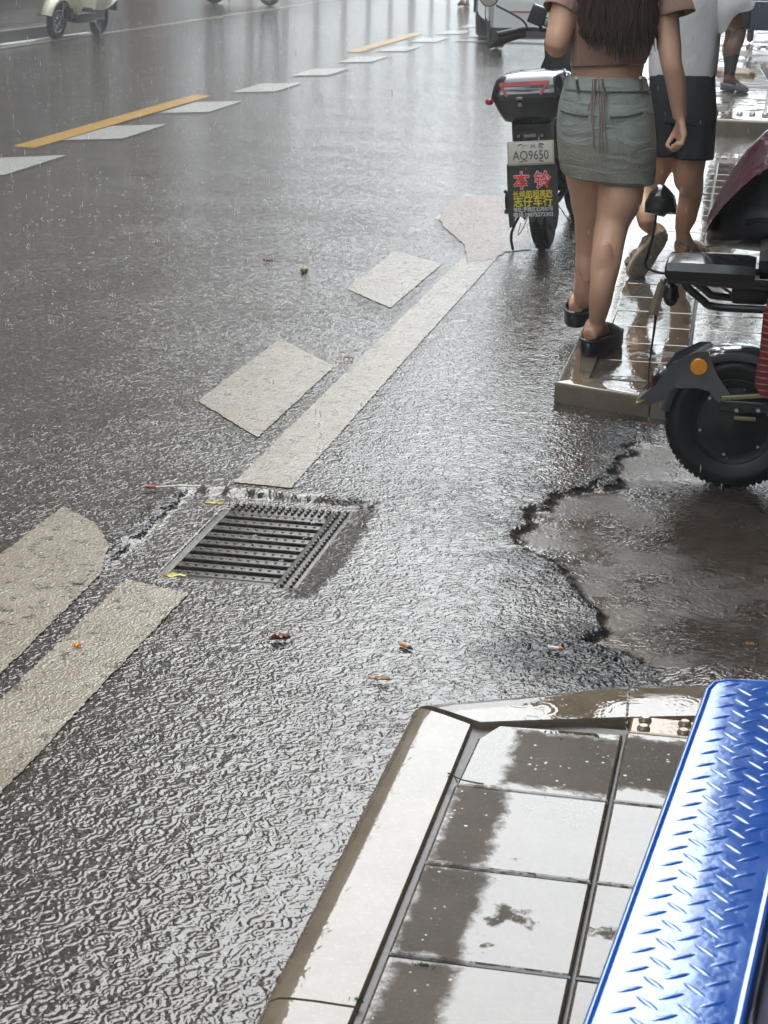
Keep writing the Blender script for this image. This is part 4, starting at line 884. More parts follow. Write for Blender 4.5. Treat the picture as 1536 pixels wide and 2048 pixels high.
mb = MB(); mb.rings([[cl(px, py + o_, -.10) + Vector((0, y_, 0)) for y_, o_ in ((-.04, 4), (-.05, 0), (0, -7 * k), (.05, 0), (.04, 5))] for px, py, k in ((1413, 487, .4), (1440, 484, 1), (1480, 476, 1.3), (1500, 470, 1.6), (1530, 478, 2.2), (1560, 486, 1))]); mb.build('folded_lining', simple('dusty_pink_lining', (.25, .19, .17), .35, var=.3, scale=30, bumpy=.006, bscale=30), cape, sharp=80)
mb = MB(); mb.rings([[cl(px, py + o_, -.19) + Vector((0, y_, 0)) for y_, o_ in ((-.02, 4), (-.03, 0), (0, -5), (.03, 0), (.02, 5))] for px, py in ((1492, 446), (1515, 439), (1560, 442), (1600, 455))]); mb.build('lever', M_BLACK, cape)

# ---- (c) cream moped by the far kerb and (d) dark moped further on
def moped(root, body_mat, dark):
    r = .235; wheel(root, 0, r, .09, dark, hub=False); wheel(root, 1.22, r, .085, M_CHROME, hub=False)
    mb = MB(); rr = []
    for i in range(17):
        a = math.radians(15 + 150 * i / 16); R = r + .075; w = .070 + .02 * math.sin(math.radians(165 * i / 16)); rr.append([Vector((1.22 + (R + h) * math.cos(a), y_, r + (R + h) * math.sin(a))) for y_, h in ((-w, -.035), (-w, 0), (-w * .5, .035), (0, .045), (w * .5, .035), (w, 0), (w, -.035), (w * .9, -.035), (w * .9, -.01), (0, .03), (-w * .9, -.01), (-w * .9, -.035))])
    mb.rings(rr); mb.build('front_fender', body_mat, root)
    mb = MB(); mb.rings([[Vector((xx + .5 * y_ * y_, y_, zz)) for y_ in (-w, -w * .5, 0, w * .5, w)] + [Vector((xx - .035 + .5 * y_ * y_, y_, zz)) for y_ in (w, w * .5, 0, -w * .5, -w)] for xx, w, zz in ((.86, .13, .32), (.90, .20, .42), (.93, .21, .6), (.97, .17, .8), (.99, .09, .95))]); mb.build('leg_shield', body_mat, root)
    mb = MB(); mb.rings([[Vector((xx, y_, z_)) for y_, z_ in ((-w * .8, z0), (-w, z0 + .04), (-w, z1 - .07), (-w * .6, z1), (w * .6, z1), (w, z1 - .07), (w, z0 + .04), (w * .8, z0))] for xx, w, z0, z1 in ((-.32, .08, .50, .62), (-.22, .14, .42, .68), (0, .18, .38, .72), (.2, .18, .36, .70), (.36, .13, .36, .66))]); mb.build('rear_body', body_mat, root, sharp=50)
    mb = MB(); mb.box((.58, 0, .27), (.56, .26, .14), bev=.03); mb.box((.2, 0, .30), (.40, .20, .16), bev=.03); mb.box((.98, 0, .33), (.12, .18, .16), bev=.03); mb.tube([(0, .08, .235), (-.02, .10, .5)], .02, 8); mb.tube([(0, -.09, .235), (-.25, -.10, .42)], .025, 8); mb.build('chassis', dark, root)
    mb = MB(); mb.rings([[Vector((xx, y_, z_)) for y_, z_ in ((-w, z0), (-w, z0 + .06), (0, z0 + .09), (w, z0 + .06), (w, z0))] for xx, w, z0 in ((-.28, .10, .66), (-.1, .15, .71), (.25, .15, .70), (.42, .10, .66))]); mb.build('seat', M_MATTE, root)
    mb = MB(); mb.tube([(1.22, -.055, .235), (1.12, -.05, .5), (1.0, 0, 1.0)], .016, 8); mb.tube([(1.22, .055, .235), (1.12, .05, .5), (1.0, 0, 1.0)], .016, 8); mb.build('fork', dark, root)
    mb = MB(); mb.tube([(.93, .3, 1.02), (.99, .18, 1.05), (1.0, 0, 1.03), (.99, -.18, 1.05), (.93, -.3, 1.02)], .014, 8, sub=3); mb.ball((1.06, 0, .98), (.07, .09, .07)); mb.build('handlebar', body_mat, root)
    mb = MB(); mb.tube([(.28, .08, .20), (.24, .14, .10), (.26, .17, .01)], .010, 8, sub=3); mb.build('side_stand', M_STEEL, root)
    mb = MB(); mb.box((-.33, 0, .40), (.05, .20, .14), bev=.01); mb.build('number_plate_holder', M_MATTE, root)
M_CREAM = simple('cream_paint', (.62, .60, .46), .15, var=.06, coat=.8, coat_rough=.05)
f0, r0 = G(118, 78), G(196, 70); an = math.atan2(f0[1] - r0[1], f0[0] - r0[0])

mp = empty('cream_moped', (r0[0], r0[1], 0), an, 'cream moped with a black footboard standing by the far kerb', 'moped')
mp.rotation_euler = (Matrix.Rotation(an, 3, 'Z') @ Matrix.Rotation(math.radians(-5), 3, 'X')).to_euler(); moped(mp, M_CREAM, M_BLACK)
d0 = G(470, 11); mq = empty('dark_moped', (d0[0] - .6, d0[1] + .6, 0), math.radians(-12), 'dark moped parked further up by the far kerb', 'moped'); moped(mq, simple('charcoal_paint', (.03, .03, .035), .2, coat=.6), M_BLACK)
# ------------------------------------------------------------------ people
def skin_mat(name, c):
    m = N(name); p = m.objc(); n_ = m.noise(p, 9, 4, .6); f = m.noise(p, 60, 3, .6)
    m.set(color=m.mix(m.ramp(f, [(.45, 0.0), (.75, .25)]), m.ramp(n_, [(.3, tuple(x * .88 for x in c)), (.7, c)]), (c[0], c[1] * .72, c[2] * .62)), rough=.42, sss=.08, normal=m.bump(m.noise(p, 220, 3, .6), .0006), coat=.10, coat_rough=.25)
    m.p.inputs['Subsurface Radius'].default_value = (.01, .004, .002); m.p.inputs['Subsurface Scale'].default_value = .5
    return m.m
M_SKIN1 = skin_mat('fair_skin', (.76, .45, .305)); M_SKIN2 = skin_mat('tan_skin', (.58, .32, .19)); M_SKIN3 = skin_mat('brown_skin', (.20, .105, .065))
def hand(mb, wrist, knuck, palmn, side, curl=.6, s=1.0, fs=None):
    """palm + five fingers; wrist->knuck direction, palmn = palm normal (towards palm), side = thumb side"""
    wrist, knuck = Vector(wrist), Vector(knuck); d = (knuck - wrist).normalized(); th = Vector(side).normalized(); th = (th - d * th.dot(d)).normalized(); pn = Vector(palmn); pn = (pn - d * pn.dot(d) - th * pn.dot(th)).normalized()
    for k, off in enumerate((.030, .011, -.009, -.028)):
        mb.tube([wrist + th * off * .45 * s, knuck + th * off * s - d * .002], [.014 * s, .0125 * s], 10)
    for k, (off, L) in enumerate(((.031, .068), (.011, .076), (-.010, .070), (-.029, .055))):
        c = curl * (1 + .10 * k); p = knuck + th * off * s; pts = [p - d * .01]; a = c * .35
        for seg, f in ((.45, 1.0), (.32, 1.15), (.23, .8)):
            dd = (d * math.cos(a) + pn * math.sin(a)).normalized(); p = p + dd * L * seg * s; pts.append(p); a += c * f
        mb.tube(pts, [.0095 * s, .0088 * s, .008 * s, .0066 * s], 8, sub=3)
    p = wrist + d * .022 * s + th * .024 * s
    mb.tube([p, p + (th * .7 + d * .75 + pn * .35) * .030 * s, p + (th * .65 + d * 1.35 + pn * .9) * .036 * s, p + (th * .35 + d * 1.8 + pn * 1.3) * .038 * s], [.0135 * s, .0115 * s, .0095 * s, .0075 * s], 8, sub=3)
def head(mb, c, s=1.0, face=(0, 1, 0)):
    """face towards `face`"""
    f = Vector(face).normalized(); r = Vector((0, 0, 1)).cross(f).normalized(); u = Vector((0, 0, 1)); c = Vector(c); rot = Matrix((r, f, u)).transposed()
    P = lambda x, y, z: c + (r * x + f * y + u * z) * s
    mb.ball(P(0, -.005, .025), (.076 * s, .092 * s, .088 * s), 20, 14, rot=rot)
    mb.ball(P(0, .018, -.045), (.060 * s, .070 * s, .070 * s), 16, 12, rot=rot); mb.ball(P(0, .060, -.085), (.026 * s, .022 * s, .022 * s), 10, 8, rot=rot)
    mb.tube([P(0, .083, .018), P(0, .104, -.018), P(0, .094, -.030)], [.008 * s, .014 * s, .013 * s], 8, sub=2)
    mb.tube([P(-.022, .082, -.056), P(0, .092, -.055), P(.022, .082, -.056)], [.006 * s, .009 * s, .006 * s], 8, sub=2)
    for q in (-1, 1):
        mb.ball(P(q * .078, -.005, -.005), (.012 * s, .020 * s, .032 * s), 10, 8, rot=rot); mb.ball(P(q * .032, .074, .012), (.015 * s, .012 * s, .010 * s), 10, 8, rot=rot)
def eyes(parent, c, s, face):
    f = Vector(face).normalized(); r = Vector((0, 0, 1)).cross(f).normalized(); c = Vector(c)
    for q in (-1, 1):
        mb = MB(); mb.ball(c + (r * q * .032 + f * .080 + Vector((0, 0, .012))) * s, .0095 * s, 10, 8); o = mb.build('eye', M_MATTE, parent)
def P3(px, py, Y): return Wp(px, py, Y)
def foot_body(mb, ankle, heel, toe, s=1.0):
    ankle, heel, toe = Vector(ankle), Vector(heel), Vector(toe); d = (toe - heel); L = d.length; dn = d.normalized(); up = Vector((0, 0, 1)); sd = dn.cross(up).normalized(); up = sd.cross(dn)
    mb.tube([ankle, heel + up * .050 * s + dn * .035, heel + up * .028 * s + dn * .02], [.033 * s, .036 * s, .030 * s], 12, sub=3)
    mb.tube([heel + up * .026 * s, heel + dn * L * .3 + up * .040 * s, heel + dn * L * .62 + up * .028 * s, heel + dn * L * .82 + up * .018 * s], [.028 * s, .033 * s, .040 * s, .036 * s], 14, ref=up, flat=[.95, 1.0, .6, .42], sub=4)
    mb.tube([ankle, heel + dn * L * .42 + up * .045 * s], [.030 * s, .028 * s], 10)
    for k, (o_, l_) in enumerate(((-.026, .20), (-.012, .205), (.001, .19), (.013, .175), (.025, .15))):
        mb.tube([heel + dn * L * .72 + sd * o_ * s + up * .016 * s, heel + dn * L * (.80 + l_) + sd * o_ * s * 1.05 + up * .011 * s], [.011 * s, .0085 * s], 8)
def clog(parent, heel, toe, mat, name='clog', w=.048, h=.05, sole=.030, openback=True):
    heel, toe = Vector(heel), Vector(toe); d = toe - heel; L = d.length; dn = d.normalized(); up = Vector((0, 0, 1)); sd = dn.cross(up).normalized(); up = sd.cross(dn); rr = []
    outl_ = []
    for i in range(30):
        a = 2 * math.pi * i / 30; x = .5 - .5 * math.cos(a); y = math.sin(a); ww = w * (.90 + .20 * x - .12 * math.cos(2 * math.pi * x) * .5) * (abs(y) ** .72) * (1 if y > 0 else -1); outl_.append((x * L, ww))
    for k_, z in ((.90, 0), (1.0, .006), (1.02, sole * .5), (1.0, sole), (.93, sole + .004)):
        rr.append([heel + dn * (L * .5 + (x - L * .5) * k_) + sd * y * k_ + up * z for x, y in outl_])
    mb = MB(); mb.rings(rr); s_ = mb.build(name, mat, parent, sharp=60)
    # upper: shell from mid-foot to toe
    rr = []
    for i in range(9):
        t = i / 8; x = L * (.44 + .54 * t); hw = w * (1.04 - .50 * t ** 3.2) * (1 if t < .99 else .5); hh = h * (1.15 - .75 * t ** 1.6) ; ring = []
        for k in range(11):
            a = math.pi * k / 10; ring.append(heel + dn * x + sd * math.cos(a) * hw + up * (sole * .8 + math.sin(a) ** .8 * hh))
        ring += [heel + dn * x + sd * math.cos(math.pi * k / 10) * (hw - .006) + up * (sole * .8 + math.sin(math.pi * k / 10) ** .8 * max(.004, hh - .006)) for k in range(10, -1, -1)]
        rr.append(ring)
    mb = MB(); mb.rings(rr); mb.build('upper', mat, s_, sharp=70); 
    # low rim round the heel
    mb = MB(); mb.tube([heel + dn * x * .97 + sd * y * .97 + up * (sole + .007) for x, y in outl_ + outl_[:1]], .007, 8, caps=False); mb.build('rim', mat, s_); return s_
def loft(name, mat, parent, sections, n=40, fold=0.0, seed=0, foldlow=True, sharp=70, th=.004, vertical=True, close=False, hem=None):
    """garment shell: sections of (centre, half width, half depth); fold = ripple amplitude growing downwards"""
    mb = MB(); rr = []; m = len(sections); inner = []
    for i, (c, a, b) in enumerate(sections):
        ring = []; rin = []; t = i / (m - 1)
        for k in range(n):
            an = 2 * math.pi * k / n; f = 1 + fold * (t if foldlow else 1) * (math.sin(an * 7 + seed + t * 1.3) * .6 + math.sin(an * 11 + seed * 2 - t * 2) * .4)
            e = .86; x = abs(math.cos(an)) ** e * math.copysign(1, math.cos(an)); y = abs(math.sin(an)) ** e * math.copysign(1, math.sin(an))
            p = Vector(c) + Vector((x * a * f, y * b * f, 0))
            if hem and i == m - 1: p.z += hem(an)
            ring.append(p); rin.append(Vector(c) + Vector((x * (a - th) * f, y * (b - th) * f, p.z - c[2])))
        rr.append(ring); inner.append(rin)
    if close: mb.rings(rr)
    else:
        allr = rr + inner[::-1]; mb.rings(allr, caps=False)
        k = len(allr); # bridge first and last
        vs = mb.v; mb.add([vs[i] for i in range(n)] + [vs[(k - 1) * n + i] for i in range(n)], [(i, (i + 1) % n, n + (i + 1) % n, n + i) for i in range(n)])
    o = mb.build(name, mat, parent, sharp=sharp); 
    sm = o.modifiers.new('sub', 'SUBSURF'); sm.levels = 1; sm.render_levels = 1
    return o
def person_root(name_loc, label): return empty('person', name_loc, 0, label, 'person')
def shift(o, off):
    for v in o.data.vertices: v.co -= off
def finish(root, objs):
    off = Vector(root.location)
    for o in objs:
        shift(o, off)

# ---- woman in the brown top and denim skirt
Y1 = 6.5
w1 = person_root(Vector(G(1185, 700, T)), 'woman from behind in brown crop top, faded denim mini skirt and black clogs')
parts = []
mb = MB()
hipR, hipL = P3(1252, 262, Y1), P3(1174, 262, Y1); pel = (hipR + hipL) / 2
kneeR, kneeL = P3(1223, 452, 6.43), P3(1181, 448, 6.74)
ankR, ankL = P3(1188, 655, 6.33), P3(1161, 612, 6.86)
heelR = Vector(G(1176, 712, T)); heelR = Vector((heelR.x, heelR.y + .0, T + .047)); toeR = Vector(G(1222, 700, T)); toeR = heelR + (Vector((toeR.x, toeR.y + .09, heelR.z)) - heelR).normalized() * .215
heelL = Vector(G(1149, 655, T)); heelL.z = T + .047; toeL = heelL + Vector((.03, 1, 0)).normalized() * .215
ankR = Vector((ankR.x, heelR.y + .035, ankR.z)); ankL = Vector((ankL.x, heelL.y + .035, ankL.z))
mb.tube([hipR + Vector((0, 0, .02)), P3(1243, 340, 6.48), P3(1240, 395, 6.45), kneeR, P3(1213, 515, 6.37), P3(1203, 585, 6.34), ankR], [.093, .088, .078, .0585, .0535, .042, .029], 20, sub=5)
mb.tube([hipL + Vector((0, 0, .02)), P3(1180, 340, 6.58), P3(1184, 395, 6.66), kneeL, P3(1180, 510, 6.79), P3(1170, 575, 6.83), ankL], [.093, .088, .078, .058, .053, .041, .029], 20, sub=5)
mb.ball(P3(1207, 530, 6.325), (.034, .022, .085)); mb.ball(P3(1176, 525, 6.755), (.034, .022, .08))
foot_body(mb, ankR, heelR, toeR, .95); foot_body(mb, ankL, heelL, toeL, .95)
chest = P3(1238, 15, Y1 - .02); ww = P3(1213, 150, Y1); shc = P3(1240, -45, Y1); neck = P3(1243, -95, Y1); hd = P3(1246, -160, Y1 + .01)
mb.tube([pel + Vector((0, 0, -.05)), pel, P3(1212, 195, Y1), ww, P3(1220, 90, Y1), chest, P3(1240, -30, Y1), shc + Vector((0, 0, .03))], [.12, .155, .150, .122, .130, .150, .150, .07], 24, ref=(0, 1, 0), flat=[.75, .68, .70, .70, .70, .66, .55, .7], sub=4)
mb.ball(pel + Vector((.068, -.035, .01)), (.072, .070, .085)); mb.ball(pel + Vector((-.068, -.035, .01)), (.072, .070, .085))
mb.tube([shc, neck, hd + Vector((0, 0, -.05))], [.062, .050, .052], 14, sub=2)
shR, shL = P3(1322, -25, Y1), P3(1150, -22, Y1); elR, elL = P3(1343, 128, 6.44), P3(1113, 92, 6.42); wrR = P3(1360, 236, 6.47); wrL = P3(1150, 22, 6.68)
mb.tube([shc, P3(1295, -35, Y1), shR, P3(1330, 30, 6.48), P3(1338, 85, 6.46), elR, P3(1352, 165, 6.45), wrR], [.05, .055, .052, .046, .041, .036, .035, .0245], 16, sub=4)
mb.tube([shc, P3(1180, -33, Y1), shL, P3(1130, 20, 6.46), P3(1120, 60, 6.43), elL, P3(1128, 60, 6.54), wrL], [.05, .055, .052, .048, .045, .040, .036, .025], 16, sub=4)
hand(mb, wrR, P3(1364, 276, 6.46), (-1, .25, 0), (-.35, 1, 0), .95, .98)
hand(mb, wrL, wrL + Vector((.03, .06, .06)), (1, 0, .2), (0, -.2, 1), 1.3, .95)
head(mb, hd, .95)
body = mb.build('body', M_SKIN1, w1); remesh(body, .0055, 5); parts.append(body)
M_CLOG = simple('black_rubber_clog', (.012, .012, .014), .32, coat=.25, var=.2)
for h_, t_ in ((heelR, toeR), (heelL, toeL)):
    dn = (t_ - h_).normalized(); hh = h_ - dn * .026; tt = t_ + dn * .034; hh.z = tt.z = T + .001
    c = clog(w1, hh, tt, M_CLOG, w=.052, h=.058, sole=.050); parts += [c] + list(c.children)
# skirt
M_DEN = N('faded_denim'); p_ = M_DEN.objc(); zz = M_DEN.n('ShaderNodeSeparateXYZ'); M_DEN.l(p_, zz.inputs[0])
n1m = M_DEN.noise(p_, 9, 5, .6); tw = M_DEN.noise(M_DEN.vscale(p_, (300, 300, 60)), 1.0, 2, .6)
tan_z = M_DEN.math('ADD', zz.outputs[2], M_DEN.math('MULTIPLY', M_DEN.noise(p_, 7, 4), .16))
den = M_DEN.mix(M_DEN.ramp(n1m, [(.3, 0.0), (.7, 1.0)]), (.24, .275, .26), (.38, .41, .37))
den = M_DEN.mix(M_DEN.ramp(M_DEN.math('ABSOLUTE', M_DEN.math('SUBTRACT', tan_z, .76)), [(.04, .8), (.11, 0.0)]), den, (.27, .25, .185))
den = M_DEN.mix(M_DEN.ramp(tw, [(.4, 0.0), (.7, .4)]), den, (.42, .45, .43))
fh = M_DEN.math('ADD', M_DEN.math('MULTIPLY', M_DEN.noise(M_DEN.vscale(p_, (7, 7, 22)), 1.0, 3, .5, .8), .011), M_DEN.math('MULTIPLY', tw, .0012))
M_DEN.set(color=den, rough=.82, normal=M_DEN.bump(fh, 1.0)); M_DEN = M_DEN.m
def sec(xl, xr, y, Y, dep): a, b = P3(xl, y, Y), P3(xr, y, Y); return ((a + b) / 2, (b - a).length / 2, dep)
ys_ = Y1 - .015
S1 = [sec(1137, 1292, 152, ys_, .093), sec(1129, 1297, 166, ys_, .104), sec(1124, 1301, 182, ys_, .112), sec(1117, 1306, 208, ys_, .124), sec(1114, 1309, 235, ys_, .130), sec(1113, 1311, 265, ys_, .132), sec(1115, 1313, 300, ys_, .130), sec(1119, 1312, 335, ys_, .126), sec(1124, 1310, 355, ys_, .122)]
skirt = loft('skirt', M_DEN, w1, S1, n=48, fold=.012, seed=1, hem=lambda a: -.016 * math.cos(a) - .010 * max(0, -math.sin(a))); parts.append(skirt)
def onskirt(px, py, off=.004):
    """point on the back of the skirt"""
    for i in range(len(S1) - 1):
        if S1[i + 1][0].z <= P3(px, py, 6.4).z <= S1[i][0].z + .001 or i == len(S1) - 2:
            z = P3(px, py, 6.40).z; t = (z - S1[i][0].z) / (S1[i + 1][0].z - S1[i][0].z); c = S1[i][0].lerp(S1[i + 1][0], t); a = S1[i][1] * (1 - t) + S1[i + 1][1] * t; b = S1[i][2] * (1 - t) + S1[i + 1][2] * t
            x = P3(px, py, 6.40).x - c.x; u = min(.98, abs(x) / a); y = (1 - u ** (2 / .86)) ** (.86 / 2); return Vector((c.x + x, c.y - b * y - off, z))
M_SEAM = simple('denim_seam', (.17, .20, .20), .85, var=.3, scale=80)
def band(name, pts, r, mat=M_SEAM, flat=.4):
    mb = MB(); mb.tube([onskirt(*q) for q in pts], r, 6, sub=3); o = mb.build(name, mat, skirt); parts.append(o); return o
band('waist_seam', [(x, 180 + .02 * (x - 1127)) for x in (1130, 1160, 1190, 1220, 1250, 1280, 1296)], .0035)
band('pocket_welt', [(1122, 222), (1150, 227), (1178, 229)], .0045); band('pocket_welt', [(1222, 231), (1255, 230), (1285, 224)], .0045)
band('hem_seam', [(x, 352 + .10 * (x - 1127)) for x in (1140, 1170, 1200, 1230, 1260, 1285)], .0025)
for px in (1158, 1283): mb = MB(); mb.tube([onskirt(px, 153, .007), onskirt(px, 182, .007)], .006, 6); o = mb.build('belt_loop', M_DEN, skirt); parts.append(o)
# strap strings trailing down from the top
M_STR = simple('brown_cord', (.36, .22, .17), .6, var=.25, scale=40); mb = MB()
for i, (xa, xb2, yb) in enumerate(((1190, 1178, 218), (1194, 1196, 205), (1198, 1189, 290), (1202, 1200, 302), (1207, 1213, 212), (1209, 1208, 300), (1212, 1215, 298), (1196, 1184, 240))):
    mb.tube([onskirt(xa, 154, .007), onskirt((xa + xb2) / 2 + random.uniform(-4, 4), (160 + yb) / 2, .008), onskirt(xb2, yb, .008)], .0019, 6, sub=4)
o = mb.build('cord_strings', M_STR, w1); parts.append(o)
# crop top: ribbed, with flared cap sleeves
M_TOP = N('brown_rib'); p_ = M_TOP.objc(); rb_ = M_TOP.n('ShaderNodeTexWave'); M_TOP.l(p_, rb_.inputs[0]); rb_.inputs['Scale'].default_value = 45; rb_.inputs['Distortion'].default_value = 1.0
M_TOP.set(color=M_TOP.ramp(M_TOP.noise(p_, 8, 4, .6), [(.3, (.25, .145, .105)), (.7, (.34, .205, .155))]), rough=.85, normal=M_TOP.bump(M_TOP.math('ADD', M_TOP.math('MULTIPLY', rb_.outputs[0], .0004), M_TOP.math('MULTIPLY', M_TOP.noise(p_, 9, 4, .6), .012)), 1.0)); M_TOP = M_TOP.m
T1 = [sec(1176, 1306, -62, Y1, .055), sec(1148, 1330, -42, Y1, .085), sec(1142, 1330, -10, Y1, .108), sec(1147, 1322, 25, Y1 - .01, .112), sec(1148, 1314, 60, Y1 - .01, .106), sec(1145, 1304, 95, Y1 - .01, .100), sec(1142, 1296, 112, Y1 - .01, .097), sec(1141, 1292, 131, Y1 - .01, .095)]
top = loft('crop_top', M_TOP, w1, T1, n=44, fold=.012, seed=2, hem=lambda a: .012 * math.cos(a + .3)); parts.append(top)
for s_, pts, rad in ((1, [P3(1300, -38, Y1), P3(1325, -28, Y1), P3(1343, 0, 6.49), P3(1350, 30, 6.48)], [.055, .066, .064, .070]), (-1, [P3(1175, -38, Y1), P3(1150, -26, Y1), P3(1134, 0, 6.48), P3(1122, 24, 6.46)], [.055, .062, .060, .066])):
    mb = MB(); mb.tube(pts, rad, 20, sub=4, caps=False); mb.tube(pts, [r * .93 for r in rad], 20, sub=4, caps=False); o = mb.build('sleeve', M_TOP, top, fix=False); parts.append(o)
# hair: many tapering locks over a cap
M_HAIR = N('dark_brown_hair'); p_ = M_HAIR.objc()
M_HAIR.set(color=M_HAIR.ramp(M_HAIR.noise(M_HAIR.vscale(p_, (90, 90, 3)), 1.0, 4, .7), [(.3, (.020, .009, .007)), (.7, (.085, .040, .028))]), rough=.42, normal=M_HAIR.bump(M_HAIR.noise(M_HAIR.vscale(p_, (160, 160, 4)), 1.0, 3), .004)); M_HAIR = M_HAIR.m
mb = MB(); mb.ball(hd + Vector((0, -.018, .032)), (.088, .098, .092), 20, 14); mb.tube([hd + Vector((0, -.05, .0)), hd + Vector((0, -.07, -.10)), P3(1240, -30, 6.41), P3(1238, 20, 6.375), P3(1240, 80, 6.385)], [.078, .088, .110, .108, .045], 18, ref=(0, 1, 0), flat=[.8, .5, .26, .18, .12], sub=4)
for i in range(300):
    t = random.random(); bx0 = 1162 + 148 * t; e_ = 122 - 50 * abs(t - .62) ** 1.2 * (1.6 if t < .62 else 1.9) + random.choice((random.uniform(-70, -10), random.uniform(-25, 12))); dep = 6.362 + random.uniform(-.012, .010) + .05 * (abs(t - .5) * 2) ** 3
    x0 = 1243 + (bx0 - 1238) * .55; wv_ = random.uniform(-9, 9)
    mb.tube([hd + Vector(((t - .5) * .13, -.085 + .05 * abs(t - .5) * 2, .02)), P3(x0, -90, dep + .02), P3(bx0 + wv_, -20, dep), P3(bx0 - wv_ * .8, 30, dep - .004), P3(bx0 + wv_ * .6, 65, dep), P3(bx0 + random.uniform(-7, 7), e_, dep + .006)], [.006, .008, .0075, .0065, .0048, .0006], 5, sub=4)
o = mb.build('hair', M_HAIR, w1, fix=False); parts.append(o)
finish(w1, parts); 
ey = None
eyes(w1, hd - Vector(w1.location), .95, (0, 1, 0))

# ---- woman in the white top and black shorts, ahead
Y2 = 8.25; w2 = person_root(Vector(G(1330, 520, T)), 'woman in a white flared-sleeve top, black shorts and chunky tan sandals, walking ahead mid-stride'); parts = []
mb = MB(); hipR, hipL = P3(1398, 230, Y2), P3(1332, 230, Y2); pel = (hipR + hipL) / 2
kneeR, kneeL = P3(1376, 395, 8.20), P3(1294, 385, 8.28); ankR, ankL = P3(1360, 476, 8.27), P3(1291, 462, 8.06)
heelR = Vector(G(1357, 512, T + .035)); toeR = heelR + Vector((.09, .19, 0)).normalized() * .215
toeL = Vector(G(1264, 545, T + .02)); heelL = P3(1301, 492, toeL.y + .085); heelL = heelL; 
dL = (heelL - toeL).normalized(); heelL = toeL + dL * .225; ankL = Vector((ankL.x, heelL.y + .03, ankL.z))
ankR = Vector((ankR.x, heelR.y + .035, ankR.z)); kneeR.y = ankR.y - .03 + .05
mb.tube([hipR + Vector((0, 0, .03)), P3(1380, 320, 8.265), P3(1377, 355, 8.285), kneeR, P3(1373, 430, ankR.y), P3(1366, 455, ankR.y), ankR], [.085, .070, .066, .054, .049, .038, .029], 20, sub=5)
mb.tube([hipL + Vector((0, 0, .03)), P3(1320, 315, Y2 + .03), P3(1306, 350, Y2 + .04), kneeL, P3(1291, 415, 8.18), P3(1291, 440, 8.1), ankL], [.085, .068, .064, .053, .048, .037, .028], 20, sub=5)
foot_body(mb, ankR, heelR, toeR, .95)
dn = (toeL - heelL).normalized(); mb.tube([ankL, heelL + Vector((0, .02, 0)), heelL.lerp(toeL, .35) + Vector((0, .03, .0)), heelL.lerp(toeL, .85) + Vector((0, .02, .01))], [.030, .033, .034, .034], 14, ref=(1, 0, 0), flat=[1, 1, 1.05, 1.15], sub=4)
mb.tube([pel + Vector((0, 0, -.05)), pel, P3(1365, 150, Y2), P3(1368, 90, Y2), P3(1375, 20, Y2), P3(1380, -30, Y2), P3(1382, -70, Y2)], [.12, .150, .128, .135, .150, .145, .06], 22, ref=(0, 1, 0), flat=[.75, .68, .7, .7, .66, .55, .7], sub=4)
shc, hd2 = P3(1382, -50, Y2), P3(1386, -150, Y2); mb.tube([shc, hd2 + Vector((0, 0, -.03))], [.06, .05], 14)
shR, shL = P3(1445, -30, Y2), P3(1320, -30, Y2)
mb.tube([shc, P3(1425, -38, Y2), shR, P3(1462, 10, Y2 - .02), P3(1468, 45, Y2 + .02), P3(1460, 20, Y2 + .2), P3(1448, 5, Y2 + .28)], [.05, .052, .050, .043, .037, .032, .023], 14, sub=4)
mb.tube([shc, P3(1340, -38, Y2), shL, P3(1312, 20, Y2), P3(1310, 70, Y2 + .03), P3(1308, 60, Y2 + .2)], [.05, .052, .048, .042, .036, .026], 14, sub=4)
wR = P3(1448, 5, Y2 + .28); hand(mb, wR, wR + Vector((-.02, .06, .03)), (-1, 0, 0), (0, 0, 1), .9, .9); wL = P3(1308, 60, Y2 + .2); hand(mb, wL, wL + Vector((.0, .06, -.02)), (1, 0, 0), (0, 0, 1), .9, .9)
head(mb, hd2, .95); body = mb.build('body', M_SKIN2, w2); remesh(body, .007, 5); parts.append(body)
M_SAND = simple('tan_sandal', (.34, .28, .19), .5, var=.2, scale=40); M_SOLE = simple('brown_sole', (.11, .09, .065), .5, var=.35, scale=50)
